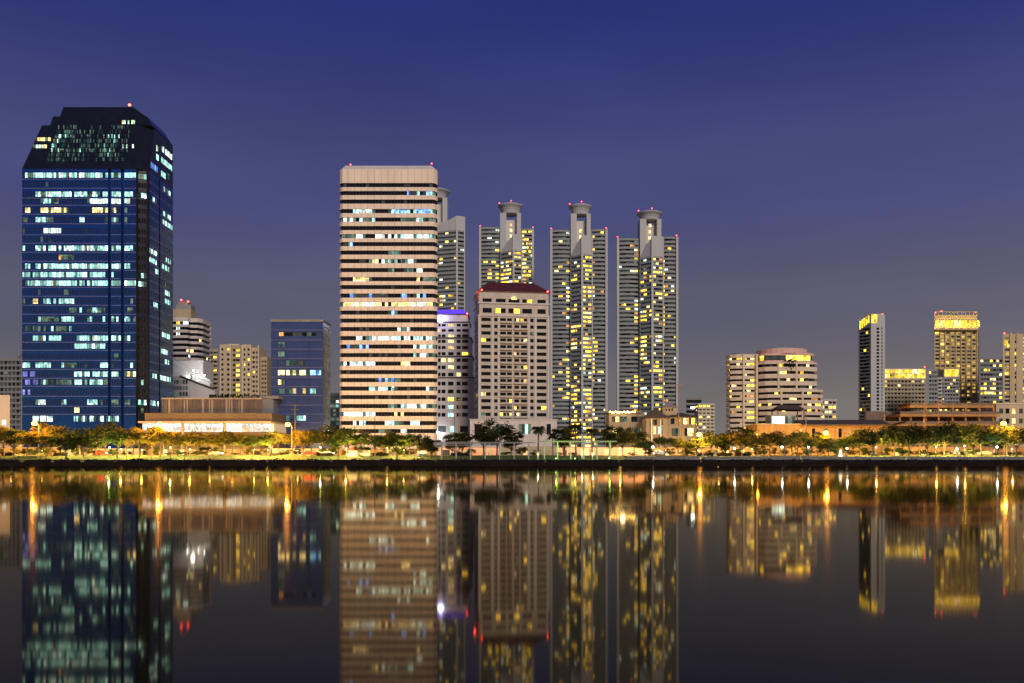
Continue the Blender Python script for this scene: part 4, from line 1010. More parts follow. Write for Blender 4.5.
def edge_tower():
    b = Bld('striped_gold_tower', 'tall tower with pale vertical strips and a red roof light, cut by the edge', 'apartment tower', 1003, 1062, 740)
    rng = random.Random(57); X, Z = b.x, b.z; zt = Z(334); x0, x1 = X(1003), X(1062); L = x1 - x0
    rows = [(r[0], r[1], [(L * u, L * w, pick(rng, p, ['room_yellow', 'room_gold_wash', 'room_gold_wash'], rng.choice(['glass_dark', 'glass_mid']))) for u, w, p in ((.03, .11, .5), (.2, .26, .3), (.34, .42, .7), (.52, .6, .4), (.68, .8, .3), (.86, .95, .3))]) for r in floor_rows(Z(430), Z(336), 24, .2, .78)]
    b.face((x0, 0), (x1, 0), 0, zt, rows, 'beige_wall', .6)
    xk = b.xd(1003.5, 18)
    for p, q in (((x1, 0), (x1, 18)), ((x1, 18), (xk, 18)), ((xk, 18), (x0, 0))): b.face(p, q, 0, zt, [], 'beige_wall')
    b.wall.poly([(x0, 0, zt), (x1, 0, zt), (x1, 18, zt), (xk, 18, zt)], 'concrete')
    m = MB()
    for px, w in ((1009.5, 1.3), (1016, 1.2), (1024, 1.5), (1036, 1.2)): m.box(X(px), X(px + w * 2), -.6, -.005, Z(430), Z(333), 'gold_wash_wall')
    b.part(m, 'pale_strip')
    m = MB(); m.poly([(X(1004), -.2, Z(345)), (X(1008), -.2, Z(345)), (X(1008), -.2, Z(340.5)), (X(1004), -.2, Z(340.5))], 'gold_flood_panel'); b.part(m, 'gold_crown_panel')
    b.beacon(1005, 333, 1, .9, 1.2)
    
    b.done()
edge_tower()

# ---- low orange-lit buildings on the right ------------------------------------------
def orange_hall():
    b = Bld('long_low_hall', 'long low ochre hall under a dark eave glowing orange behind the trees', 'hall', 757, 888, 324)
    rng = random.Random(61); X, Z = b.x, b.z; hw = b.hw; L = 2 * hw
    ops = [(Z(437.5), Z(428.5), [(X(p) + hw, X(p + 3.4) + hw, rng.choice(['glass_dark', 'room_orange', 'glass_mid'])) for p in (800, 812, 824, 838.5, 849.5, 862, 873)])]
    b.face((-hw, 0), (hw, 0), 0, Z(424.5), ops, 'ochre_wall', .25)
    for p, q in (((hw, 0), (hw, 16)), ((hw, 16), (-hw, 16)), ((-hw, 16), (-hw, 0))): b.face(p, q, 0, Z(424.5), [], 'ochre_wall')
    m = MB(); xa = X(801); z = Z(424.5)
    m.poly([(xa, -1.4, z), (hw + .5, -1.4, z), (hw + .5, 7, Z(419)), (xa, 7, Z(419))], 'dark_roof'); m.poly([(hw + .5, 17, z), (xa, 17, z), (xa, 7, Z(419)), (hw + .5, 7, Z(419))], 'dark_roof')
    m.box(xa, hw + .5, -1.45, -1.3, z - .5, z + .05, 'dark_roof'); m.poly([(xa, -1.4, z), (xa, 7, Z(419)), (xa, 17, z)], 'dark_roof'); m.poly([(hw + .5, -1.4, z), (hw + .5, 17, z), (hw + .5, 7, Z(419))], 'dark_roof'); b.part(m, 'roof')
    m = MB(); m.box(-hw, X(800.9), -.1, 16, z + .01, z + .35, 'tan_wall'); b.part(m, 'flat_roof')
    m = MB(); m.box(-hw, hw, -.14, -.003, Z(436.4) - 1.8, Z(436.4) - 1.55, 'tan_wall'); b.part(m, 'string_course')
    b.done()
    a = Bld('glass_rooftop_pavilion', 'small pale glass pavilion on the roof below the rounded cream building', 'pavilion', 771, 796, 330, base=b.base + b.z(424.5) + .36)
    X, Z = a.x, a.z
    for i, (p, q, k) in enumerate(((772, 778.3, 'room_white'), (778.9, 784.6, 'room_white'), (785.2, 788, 'glass_mid'), (788.4, 791.6, 'room_dim'), (792, 795, 'glass_mid'))):
        m = MB(); m.box(X(p), X(q), .1, .2, .1, Z(416.3), k); a.part(m, 'glass_panel')
    m = MB(); m.box(X(771), X(796), 0, 8, Z(416.2), Z(414.8), 'side_glass'); a.part(m, 'roof')
    for p in (771.2, 778.4, 784.7, 788, 791.7, 795.4):
        m = MB(); m.box(X(p), X(p) + .16, 0, .3, 0, Z(416.2) - .002, 'steel'); a.part(m, 'post')
    m = MB(); m.box(X(771.4), X(795.6), 7.8, 7.95, 0, Z(416.2) - .003, 'grey_wall'); a.part(m, 'back_wall')
    c = Bld('timber_canopy', 'dark pitched canopy on posts behind the glass rooftop pavilion', 'canopy', 776, 808, 345)
    X, Z = c.x, c.z
    m = MB(); m.poly([(X(776), -1, Z(409)), (X(806), -1, Z(410)), (X(801), 4, Z(404.5)), (X(783), 4, Z(404)), ], 'dark_roof'); m.poly([(X(806), 9, Z(410)), (X(776), 9, Z(409)), (X(783), 4, Z(404)), (X(801), 4, Z(404.5))], 'dark_roof'); m.poly([(X(776), -1, Z(409)), (X(783), 4, Z(404)), (X(776), 9, Z(409))], 'dark_roof'); m.poly([(X(806), -1, Z(410)), (X(806), 9, Z(410)), (X(801), 4, Z(404.5))], 'dark_roof'); c.part(m, 'roof')
    for p in (778, 804):
        for d in (0, 8): m = MB(); m.box(X(p) - .2, X(p) + .2, d - .2, d + .2, 0, Z(409.8), 'wood_pole'); c.part(m, 'post')
orange_hall()

def parking():
    b = Bld('open_deck_building', 'long open decked brown building with posts lit orange from the street', 'parking building', 878, 1000, 338)
    rng = random.Random(63); X, Z = b.x, b.z; hw = b.hw
    b.wall.box(-hw, hw, 12, 13, 0, Z(410), 'brown_wall')
    for k, (x0, x1, y, d) in enumerate(((884, 1000, 426, 0), (900, 1000, 416.5, 0), (912, 996, 407.5, 1.5))):
        m = MB(); m.box(X(x0), X(x1), d, 11.9, Z(y), Z(y - 2.4), 'ochre_wall'); b.part(m, 'deck')
        m = MB(); m.box(X(x0) + .2, X(x1) - .2, d + .2, d + .35, Z(y - 2.45), Z(y - 5), 'brown_wall'); b.part(m, 'deck_rail')
    for p in (886, 902, 913, 928, 941, 955, 968, 982, 996):
        m = MB(); m.box(X(p) - .3, X(p) + .3, 1.6, 2.4, 0, Z(404 if p > 915 else 414), 'ochre_wall'); b.part(m, 'post')
    m = MB(); m.poly([(X(879), -1, Z(427)), (X(906), -1, Z(421)), (X(906), 10, Z(419)), (X(879), 10, Z(425))], 'maroon_roof'); m.poly([(X(879), -1, Z(428)), (X(879), 10, Z(426)), (X(906), 10, Z(420)), (X(906), -1, Z(422))], 'maroon_roof'); b.part(m, 'lean_to_roof')
    m = MB()
    for p in (912, 940): m.box(X(p) - .5, X(p + 24), 3, 11, Z(406.5 if p > 915 else 404.6), Z(404.4 if p > 915 else 402.8), 'maroon_roof')
    b.part(m, 'roof')
    b.done()
    a = Bld('beige_corner_building', 'plain beige building with recessed windows at the edge below the striped gold tower', 'building', 996, 1060, 352)
    X, Z = a.x, a.z; hw = a.hw; L = 2 * hw
    rows = [(r[0], r[1], [(L * u, L * (u + .06), k) for u, k in ((.05, 'glass_mid'), (.15, 'glass_dark'), (.25, 'room_warm'), (.36, 'glass_mid'), (.5, 'glass_mid'), (.65, 'glass_dark'), (.8, 'glass_mid'))]) for r in floor_rows(Z(436), Z(406), 3, .25, .75)]
    a.face((-hw, 0), (hw, 0), 0, Z(404.5), rows, 'beige_wall', .35)
    for p, q in (((hw, 0), (hw, 14)), ((hw, 14), (-hw, 14)), ((-hw, 14), (-hw, 0))): a.face(p, q, 0, Z(404.5), [], 'beige_wall')
    a.wall.poly([(-hw, 0, Z(404.5)), (hw, 0, Z(404.5)), (hw, 14, Z(404.5)), (-hw, 14, Z(404.5))], 'concrete')
    m = MB(); m.box(-hw - .3, hw, -.3, 14, Z(404.5) + .01, Z(403), 'cream_wall'); a.part(m, 'cornice'); a.done()
parking()

# ------------------------------------------------------------------ setting
SX = 2600
def sheet(name, prof, key, x0=-SX, x1=SX, nx=40, jit=0):
    m = MB(); rng = random.Random(5)
    for (ya, za), (yb, zb) in zip(prof, prof[1:]):
        m.poly([(x0, ya, za), (x1, ya, za), (x1, yb, zb), (x0, yb, zb)], key)
    return kind(m.build(name), 'structure')
sheet('ground', [(262.4, -2), (262.4, 1.0), (265, 1.45), (285, 3.2), (7000, 3.2)], 'earth')
sheet('lawn', [(265.2, 1.475), (285, 3.206), (286, 3.206)], 'turf', -700, 700)
sheet('footpath', [(286, 3.208), (290, 3.208)], 'paving', -700, 700)
sheet('road', [(300, 3.206), (312, 3.206)], 'asphalt', -900, 900)
m = MB(); m.box(-900, 900, 299.6, 299.95, 3.1, 3.33, 'concrete'); kind(m.build('kerb'), 'structure')
m = MB()
for i in range(-60, 60): m.poly([(i * 9, 305.9, 3.212), (i * 9 + 4, 305.9, 3.212), (i * 9 + 4, 306.1, 3.212), (i * 9, 306.1, 3.212)], 'white_paint')
kind(m.build('road_marking'), 'structure')
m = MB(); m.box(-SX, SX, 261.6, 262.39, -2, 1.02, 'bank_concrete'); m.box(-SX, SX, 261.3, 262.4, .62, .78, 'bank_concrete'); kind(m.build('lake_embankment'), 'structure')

# water
def water():
    m, nt, out = nodes_of('lake_water')
    fr = nt.nodes.new('ShaderNodeFresnel'); fr.inputs['IOR'].default_value = 1.305
    df = nt.nodes.new('ShaderNodeBsdfDiffuse'); df.inputs[0].default_value = (.006, .006, .004, 1)
    gl = nt.nodes.new('ShaderNodeBsdfGlossy'); gl.inputs['Color'].default_value = (.64, .57, .45, 1); gl.inputs['Roughness'].default_value = .05
    mx = nt.nodes.new('ShaderNodeMixShader'); nt.links.new(fr.outputs[0], mx.inputs[0]); nt.links.new(df.outputs[0], mx.inputs[1]); nt.links.new(gl.outputs[0], mx.inputs[2]); nt.links.new(mx.outputs[0], out.inputs[0])
    geo = nt.nodes.new('ShaderNodeNewGeometry'); mp = nt.nodes.new('ShaderNodeMapping'); mp.inputs['Scale'].default_value = (1, .6, 1)
    sy = nt.nodes.new('ShaderNodeSeparateXYZ'); nt.links.new(geo.outputs['Position'], sy.inputs[0])      # calmer water in the lee of the far bank
    rr = nt.nodes.new('ShaderNodeMapRange'); rr.inputs[1].default_value = 20; rr.inputs[2].default_value = 240; rr.inputs[3].default_value = .042; rr.inputs[4].default_value = .022
    nt.links.new(sy.outputs['Y'], rr.inputs[0]); nt.links.new(rr.outputs[0], gl.inputs['Roughness'])
    nt.links.new(geo.outputs['Position'], mp.inputs[0])
    n = nt.nodes.new('ShaderNodeTexNoise'); n.inputs['Scale'].default_value = .25; n.inputs['Detail'].default_value = 3; nt.links.new(mp.outputs[0], n.inputs['Vector'])
    bp = nt.nodes.new('ShaderNodeBump'); bp.inputs['Strength'].default_value = .012; bp.inputs['Distance'].default_value = .1
    nt.links.new(n.outputs['Fac'], bp.inputs['Height']); nt.links.new(bp.outputs[0], gl.inputs['Normal'])
    MATS['lake_water'] = m
    w = MB(); w.poly([(-SX, -400, 0), (SX, -400, 0), (SX, 261.7, 0), (-SX, 261.7, 0)], 'lake_water'); kind(w.build('lake_water'), 'structure')
water()

# ------------------------------------------------------------------ shore furniture and planting
MARKS = [(-60, 22, 'the grey gridded block'), (22, 138, 'the blue glass tower'), (138, 270, 'the brown podium hall'), (270, 334, 'the navy box block'), (334, 437, 'the striped office tower'),
         (437, 474, 'the stepped hotel'), (474, 552, 'the red roofed block'), (552, 612, 'the widest crowned tower'), (612, 646, 'the white terrace building'), (646, 700, 'the hip roofed house'), (700, 757, 'the open sky gap'),
         (757, 830, 'the rounded cream building'), (830, 880, 'the slim tower'), (880, 930, 'the gold topped slab'), (930, 1000, 'the broad gold tower'), (1000, 1100, 'the beige corner building')]
ORD = ['first', 'second', 'third', 'fourth', 'fifth', 'sixth', 'seventh', 'eighth', 'ninth', 'tenth', 'eleventh', 'twelfth', 'thirteenth', 'fourteenth', 'fifteenth', 'sixteenth', 'seventeenth', 'eighteenth', 'nineteenth', 'twentieth']
def where(pxs, rows=None):
    """For each pixel column: the landmark it stands before and its place among its fellows there, counted from the left."""
    out = {}; by = {}
    for i, p in enumerate(pxs):
        for a, c, n in MARKS:
            if a <= p < c: by.setdefault((n, rows[i] if rows else 0), []).append((p, i)); break
    for (n, rw), l in by.items():
        l.sort()
        for k, (p, i) in enumerate(l):
            out[i] = (n, '' if len(l) == 1 else ORD[k] + ' from the left ')
    return out
def gz(Y): return 1.45 + (min(max(Y, 265), 285) - 265) / 20 * 1.75

# hedges on the bank
def hedge_mesh(L, seed, key2='petal_violet', p=.25, h=1.0, d=2.2):
    rng = random.Random(seed); m = MB()
    nseg = max(2, int(L / 1.5)); ring = []
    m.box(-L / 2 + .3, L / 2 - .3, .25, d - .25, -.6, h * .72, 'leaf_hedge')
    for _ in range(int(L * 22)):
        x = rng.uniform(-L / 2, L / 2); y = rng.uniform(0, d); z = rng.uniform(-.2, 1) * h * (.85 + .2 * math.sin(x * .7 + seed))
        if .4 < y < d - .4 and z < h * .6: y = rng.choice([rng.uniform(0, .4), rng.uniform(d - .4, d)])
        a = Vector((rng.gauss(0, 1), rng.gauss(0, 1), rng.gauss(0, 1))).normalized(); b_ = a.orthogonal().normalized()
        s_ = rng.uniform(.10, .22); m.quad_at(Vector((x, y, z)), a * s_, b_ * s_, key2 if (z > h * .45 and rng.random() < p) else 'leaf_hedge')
    return m
HED = [(-40, 24, 'beside the grey gridded block'), (27, 54, 'left half of the blue tower front'), (57, 84, 'middle of the blue tower front'), (87, 116, 'right end of the blue tower front'), (118, 184, 'left of the podium hall'), (185, 268, 'right of the podium hall'),
       (269, 332, 'before the navy box block'), (333, 436, 'before the striped tower'), (437, 545, 'before the lattice pergola'), (546, 618, 'before the green lit pergola'), (619, 700, 'before the hip roofed house'), (701, 800, 'before the rounded cream building'), (801, 905, 'before the long low hall'), (906, 1080, 'before the open deck building')]
for i, (a, c, t) in enumerate(HED):
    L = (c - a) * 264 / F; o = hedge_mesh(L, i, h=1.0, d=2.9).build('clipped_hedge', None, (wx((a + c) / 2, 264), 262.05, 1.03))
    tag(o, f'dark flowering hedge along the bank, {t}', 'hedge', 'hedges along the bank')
# darker clipped shrubs at the back of the lawn
SH = [(2, 14), (54, 68), (262, 279), (316, 334), (372, 390), (450, 470), (697, 714), (716, 732), (735, 751), (868, 885)]
wh = where([(a + c) / 2 for a, c in SH])
for i, (a, c) in enumerate(SH):
    L = (c - a) * 284 / F; o = hedge_mesh(L, 40 + i, 'leaf_dark', .5, 1.4, 1.6).build('box_hedge', None, (wx((a + c) / 2, 284), 283.0, 2.95))
    tag(o, f'{wh[i][1]}low box hedge before {wh[i][0]}', 'hedge', 'box hedges on the lawn')

# tree kit ----------------------------------------------------------------------------
def tree_proto(seed, key, H=9.0, W=9.0, crown=.64, clumps=24, leaves=62, flat=1.0, ls=.38, trunk=.2):
    rng = random.Random(seed); tk = MB(); cr = MB()
    zc = H * (1 - crown / 2); rz = H * crown / 2; base = H * (1 - crown)
    lean = rng.uniform(-.4, .4)
    tk.tube([(0, 0, -.3), (lean * .3, 0, base * .5), (lean, .1, base + rz * .4)], [trunk, trunk * .8, trunk * .45], 'bark', 6)
    for c in range(clumps):
        while True:
            p = Vector((rng.uniform(-1, 1), rng.uniform(-1, 1), rng.uniform(-1, 1)))
            if .25 < p.length < 1: break
        c_ = Vector((p.x * W / 2 * .82, p.y * W / 2 * .82, zc + p.z * rz * .8 * flat))
        st = Vector((lean * .8, .05, base * rng.uniform(.75, 1.1)))
        if c % 2 == 0: tk.tube([st, st.lerp(c_, .5) + Vector((0, 0, -.25)), c_], [trunk * .4, trunk * .25, .03], 'bark', 4, False)
        s_ = rng.uniform(.5, 1.05) * W * .095
        for _ in range(leaves):
            q = c_ + Vector((rng.gauss(0, s_), rng.gauss(0, s_), rng.gauss(0, s_ * .5)))
            a = Vector((rng.gauss(0, 1), rng.gauss(0, 1), rng.gauss(0, 1))).normalized(); b_ = a.orthogonal().normalized(); z = rng.uniform(.5, 1.1) * ls
            cr.poly([q - a * z, q - b_ * z * .55, q + a * z, q + b_ * z * .55], key)
    return tk.mesh('trunk'), cr.mesh('crown')
PR = [tree_proto(1, 'leaf_amber_lit'), tree_proto(2, 'leaf_green'), tree_proto(3, 'leaf_green', 9, 10, .66, 26), tree_proto(4, 'leaf_amber_lit', 9, 8, .74, 24), tree_proto(5, 'leaf_dark', 9, 9.5, .68, 26, 66), tree_proto(6, 'leaf_dark', 9, 8, .8, 28, 66)]
UMB = tree_proto(9, 'leaf_dark', 5.5, 10, .45, 18, 80, .7, .3, .16)
SML = tree_proto(10, 'leaf_green', 4.2, 4.2, .65, 10, 45, 1, .28, .1)
# px, top row, Y, kind (0-5), width scale
T = [(-12, 425, 276, 0, 1), (4, 424, 281, 3, 1), (14, 427, 274, 1, 1.05), (27, 430, 279, 0, 1), (38, 433, 273, 3, .9), (50, 421, 293, 0, 1.2), (52, 434, 278, 1, .9), (66, 433, 274, 4, 1), (80, 428, 282, 2, 1), (84, 433, 275, 4, 1.1), (97, 424, 281, 5, 1.1), (105, 421, 288, 4, 1.1), (117, 428, 275, 1, 1.1), (127, 425, 284, 3, 1),
     (140, 427, 277, 0, 1.1), (152, 424, 287, 3, 1), (160, 427, 280, 0, 1.1), (172, 430, 284, 3, 1), (187, 433, 279, 0, 1.1), (197, 430, 289, 3, 1.1), (208, 432, 283, 0, 1.1), (222, 429, 288, 3, 1.1), (232, 431, 279, 0, 1), (245, 431, 288, 3, 1.1), (253, 434, 278, 1, 1),
     (270, 431, 280, 1, 1.15), (279, 430, 290, 0, 1), (303, 428, 290, 3, 1.1), (311, 430, 280, 0, 1.1), (322, 424, 293, 4, 1.35), (338, 434, 277, 1, 1), (349, 427, 284, 2, 1.2), (362, 431, 290, 0, 1), (375, 434, 279, 1, 1.1), (389, 430, 284, 3, 1), (397, 433, 276, 2, 1.1), (409, 432, 284, 1, 1), (420, 434, 278, 4, .95), (431, 437, 275, 5, .8),
     (452, 432, 292, 5, .8), (463, 429, 290, 5, .9), (497, 418, 292, 4, 1.55), (484, 428, 296, 4, 1), (511, 427, 294, 5, 1.1), (565, 424, 296, 5, 1.15), (610, 422, 293, 5, 1.1), (622, 429, 291, 4, 1.0), (634, 427, 295, 4, 1.25),
     (645, 440, 278, 1, .8), (677, 437, 285, 1, .7), (697, 438, 280, 2, .9), (712, 431, 288, 2, 1.1), (726, 432, 291, 5, 1.1), (741, 425, 296, 5, 1.3), (742, 431, 280, 0, 1.1), (757, 436, 278, 3, .9), (770, 430, 286, 0, 1.2), (784, 434, 278, 0, .9), (797, 430, 285, 1, 1.1), (811, 437, 277, 1, .9), (818, 431, 288, 2, 1), (829, 438, 276, 2, 1),
     (846, 437, 279, 1, .9), (860, 429, 281, 2, 1.1), (873, 427, 277, 4, 1.1), (884, 429, 286, 3, 1), (894, 424, 280, 4, 1.2), (909, 427, 276, 4, 1), (919, 423, 287, 4, 1.1), (928, 428, 279, 4, 1.15), (944, 421, 284, 4, 1.25), (957, 425, 277, 4, 1.1), (968, 421, 288, 5, 1.2), (981, 423, 279, 4, 1.2), (992, 430, 275, 1, 1), (1004, 423, 285, 4, 1.2), (1016, 426, 278, 4, 1.1), (20, 428, 298, 3, 1.1), (60, 428, 298, 4, 1.1), (93, 430, 298, 0, 1.1), (133, 432, 298, 0, 1.1), (147, 433, 299, 3, 1.1), (180, 434, 298, 0, 1.1), (214, 434, 299, 0, 1.2), (240, 435, 298, 1, 1.1), (262, 433, 298, 3, 1.1), (293, 432, 298, 0, 1.1), (331, 431, 298, 1, 1.1), (355, 434, 298, 0, 1.1), (384, 434, 298, 3, 1.1), (404, 436, 298, 0, 1.2), (425, 438, 297, 5, 1.0), (686, 440, 296, 0, .9), (722, 436, 298, 1, 1.1), (764, 437, 298, 0, 1.1), (792, 438, 298, 3, 1.0), (838, 440, 298, 0, 1.0), (854, 436, 298, 2, 1.1), (903, 430, 298, 4, 1.1), (936, 429, 298, 4, 1.2), (974, 430, 298, 4, 1.2), (997, 431, 298, 5, 1.1), (1030, 424, 284, 4, 1.2), (1048, 424, 280, 0, 1.2)]
rng = random.Random(77)
ROW = ['front row' if t[2] < 282 else 'middle row' if t[2] < 292 else 'back row' for t in T]
wh = where([t[0] for t in T], ROW)
LOOK = ['olive', 'green', 'broad', 'upright', 'dark', 'dense']
for i, (px, py, Y, k, ws) in enumerate(T):
    g = gz(Y) if Y < 285 else GZ; H = wz(py, Y) - g; sc = H / 9.0
    e = thing('park_tree', f'{LOOK[k]} tree, {wh[i][1]}in the {ROW[i]} before {wh[i][0]}', 'tree', (wx(px, Y), Y, g), rng.uniform(0, 6.28), 'trees along the shore')
    e.scale = (sc * .3 + .85 * ws * .9, sc * .3 + .85 * ws * .9, sc)
    for nm, me in zip(('trunk', 'crown'), PR[k]):
        o = bpy.data.objects.new(nm, me); COL.objects.link(o); o.parent = e
for px, py, Y, t in ((665, 436.5, 279, 'flat topped umbrella tree spreading before the hip roofed house'), (362, 446, 277, 'low flat topped shade tree before the striped office tower'), (208, 446.5, 275, 'low flat topped shade tree before the podium hall'), (67, 446, 274, 'low flat topped shade tree before the blue glass tower'), (824, 444, 277, 'low flat topped shade tree before the long low hall')):
    g = gz(Y); e = thing('umbrella_tree', t, 'tree', (wx(px, Y), Y, g), px, 'low flat topped shade trees'); s_ = (wz(py, Y) - g) / 5.5; e.scale = (.95 if px == 665 else .6,) * 2 + (s_,)
    for nm, me in zip(('trunk', 'crown'), UMB):
        o = bpy.data.objects.new(nm, me); COL.objects.link(o); o.parent = e
YG = [(24, 448), (112, 449), (178, 449.5), (288, 449), (402, 447.5), (688, 447), (765, 448), (806, 447.5), (836, 446), (900, 447), (970, 448)]
wh = where([p for p, _ in YG])
for i, (px, py) in enumerate(YG):
    Y = 276; g = gz(Y); e = thing('young_tree', f'{wh[i][1]}slim young tree on the lawn before {wh[i][0]}', 'tree', (wx(px, Y), Y, g), px, 'young trees on the lawn'); e.scale = (.8, .8, (wz(py, Y) - g) / 4.2)
    for nm, me in zip(('trunk', 'crown'), SML):
        o = bpy.data.objects.new(nm, me); COL.objects.link(o); o.parent = e
# shrubs between the lawn and the street wall
SHR = [tree_proto(21, 'leaf_amber_lit', 3, 4.2, .97, 14, 60, 1, .24, .08), tree_proto(22, 'leaf_dark', 3, 3.6, .97, 14, 60, 1, .24, .08), tree_proto(23, 'leaf_green', 3, 4.6, .97, 15, 60, 1, .24, .08)]
rs = random.Random(91); SP = []
px = -20.
while px < 1050:
    if not 430 < px < 640 or rs.random() < .5: SP.append((px, rs.uniform(289.5, 296), rs.choice([0, 0, 1, 2, 2]), rs.uniform(1.0, 3.4), rs.uniform(.7, 1.35)))
    px += rs.uniform(7, 17)
wh = where([t[0] for t in SP])
for i, (px, Y, k, H, ws) in enumerate(SP):
    e = thing('shrub', f'{wh[i][1]}{["olive", "dark", "green"][k]} shrub under trees before {wh[i][0]}', 'shrub', (wx(px, Y), Y, GZ), rs.uniform(0, 6), 'shrubs under the trees'); e.scale = (ws, ws, H / 3)
    for nm, me in zip(('stem', 'foliage'), SHR[k]):
        o = bpy.data.objects.new(nm, me); COL.objects.link(o); o.parent = e
# palms
def palm_proto(seed, H=6.5, fl=2.6, n=32):
    rng = random.Random(seed); tk = MB(); cr = MB(); bend = rng.uniform(-.3, .3)
    tk.tube([(0, 0, -.3), (bend * .4, 0, H * .5), (bend, 0, H)], [.22, .17, .16], 'bark', 7)
    for i in range(n):
        az = 2.4 * i + rng.uniform(-.2, .2); el = rng.uniform(-.1, 1.25); d = Vector((math.cos(az), math.sin(az), 0)); pts = []
        for k in range(6):
            t = k / 5; pts.append(Vector((bend, 0, H)) + d * fl * t * (math.cos(el) * .6 + .4) + Vector((0, 0, fl * (math.sin(el) * t - .75 * t * t))))
        for k in range(5):
            a, c = pts[k], pts[k + 1]; side = d.cross(Vector((0, 0, 1))).normalized()
            for q in range(3):
                p = a.lerp(c, q / 3); L_ = .8 * math.sin(math.pi * min(1, .18 + (k + q / 3) / 5.6))
                for sg in (-1, 1):
                    tip = p + side * sg * L_ + d * .25 * L_ - Vector((0, 0, .42 * L_)); cr.poly([p, p + (c - a) * .33, tip], 'leaf_dark')
    return tk.mesh('trunk'), cr.mesh('frond_crown')
PP = [palm_proto(1), palm_proto(2, 6.5, 2.9, 34)]
PL = [(538, 423.5, 285, 0, 1.45, 'dense dark palm standing alone before the white annexe'), (576, 421.5, 288, 1, 1.35, 'tallest palm behind the green lit pergola'), (592, 426, 286, 1, 1.25, 'shorter palm beside the tallest one, behind the green lit pergola'), (553, 431, 297, 0, 1.0, 'dark palm between the lone palm and the pergola trees')]
for px, py, Y, k, ws, t in PL:
    H = wz(py, Y) - GZ; e = thing('palm_tree', t, 'palm', (wx(px, Y), Y, GZ), px, 'palms behind the pergola'); e.scale = (ws, ws, H / 7.9)
    for nm, me in zip(('trunk', 'crown'), PP[k]):
        o = bpy.data.objects.new(nm, me); COL.objects.link(o); o.parent = e

# street lamps -------------------------------------------------------------------------
def street_lamp(px, py, Y, label, power, arm=1.2, bulb='sodium_bulb', col=(1, .38, .045), br=.85):
    x, z = wx(px, Y), wz(py, Y); g = gz(Y) if Y < 285 else GZ; e = thing('street_lamp', label, 'street lamp', (x, Y, g), 0, 'tall sodium street lamps'); h = z - g
    m = MB(); m.tube([(arm, 0, 0), (arm, 0, h * .6), (arm, 0, h - .4)], [.14, .11, .08], 'steel', 7); m.box(arm - .3, arm + .3, -.3, .3, -.02, .35, 'concrete'); m.build('post', e)
    m = MB(); m.tube([(arm, 0, h - .45), (arm * .6, -.1, h + .35), (0, -.25, h + .42)], .06, 'steel', 6); m.build('arm', e)
    m = MB(); m.box(-.5, .45, -.5, .0, h + .36, h + .58, 'dark_steel'); hs = m.build('lamp_housing', e)
    m = MB(); m.ball((0, -.25, h), br, bulb, 10, 6, .8); m.build('bulb', hs)
    lamp('lamp_glow', (0, -1.6, h - .6), col, power, .5, e)
SL = [(35, 423.5, 284, 'tall sodium lamp blazing before the blue glass tower', 1), (160, 424, 284, 'tall sodium lamp blazing before the podium hall', 1), (288, 424.5, 283, 'tall sodium lamp before the navy box block, its post in full view', .9),
      (699, 434.5, 282, 'tall sodium lamp blazing beside the hip roofed house', .9), (825.5, 433, 287, 'sodium lamp before the wall of the long low hall', .9), (1003, 423.5, 284, 'tall sodium lamp blazing before the beige corner building', 1)]
SPW = 76000
for px, py, Y, t, f in SL: street_lamp(px, py, Y, t, SPW * f)
street_lamp(479.5, 434, 304, 'dim orange lamp behind the big tree before the red roofed block', 2500, br=.26)
street_lamp(757, 434.5, 298, 'small dim orange lamp among trees before the rounded cream building', 4500, br=.2)

# park lamps: a globe on a slender post
def park_lamp(px, py, Y, label, bulb, col, power, r=.2):
    g = gz(Y) if Y < 285 else GZ; x, z = wx(px, Y), wz(py, Y); h = z - g
    e = thing('park_lamp', label, 'park lamp', (x, Y, g), 0, 'park lamps along the lawn')
    m = MB(); m.tube([(0, 0, -.2), (0, 0, h - r * .8)], [.07, .045], 'dark_steel', 6); m.build('post', e)
    m = MB(); m.ball((0, 0, h), r, bulb); gl = m.build('globe', e)
    m = MB(); m.lathe([(r * 1.15, h + r * .75), (r * .6, h + r * 1.25), (.02, h + r * 1.4)], 'dark_steel', (0, 0), 8); m.build('cap', gl)
    lamp('lamp_glow', (0, -.45, h - .1), col, power, .2, e)
W_, Y_, G_ = ('white_bulb', (.85, .95, 1)), ('yellow_bulb', (1, .60, .13)), ('green_bulb', (.6, 1, .3))
PLs = [(12, 449.5, Y_), (75, 449, Y_), (109.5, 447.5, G_), (121, 449, Y_), (170.5, 447.5, G_), (190, 449.5, Y_), (233, 447.5, Y_), (254, 449.5, Y_), (320.5, 447.5, G_), (346, 449.5, Y_), (387, 448, Y_), (404, 450, Y_), (620, 448.5, Y_), (653, 447, W_), (718.5, 447, Y_), (734.5, 448.5, W_), (752, 449, Y_), (782, 447, W_), (791, 448.5, Y_), (808.5, 447, W_), (847, 448.5, W_), (876, 447, Y_), (902, 449.5, Y_), (936, 447, Y_), (957, 448.5, W_), (964.5, 446, Y_), (997, 447, W_), (1012, 449, Y_), (42, 450.5, Y_), (142, 450, Y_), (210, 450, Y_), (268, 450, Y_), (298, 450, Y_)]  # closing run of low yellow lamps added to brighten the trees
wh = where([p[0] for p in PLs]); CN = {'white_bulb': 'white', 'yellow_bulb': 'yellow', 'green_bulb': 'greenish'}
for i, (px, py, (bu, col)) in enumerate(PLs):
    park_lamp(px, py, 272 if bu != 'yellow_bulb' else (280.5 if i % 2 else 299.2), f'{wh[i][1]}small {CN[bu]} park lamp before {wh[i][0]}', bu, col, 1800 if bu != 'yellow_bulb' else (22000 if i % 2 else 34000), .24 if bu == 'white_bulb' else .19)

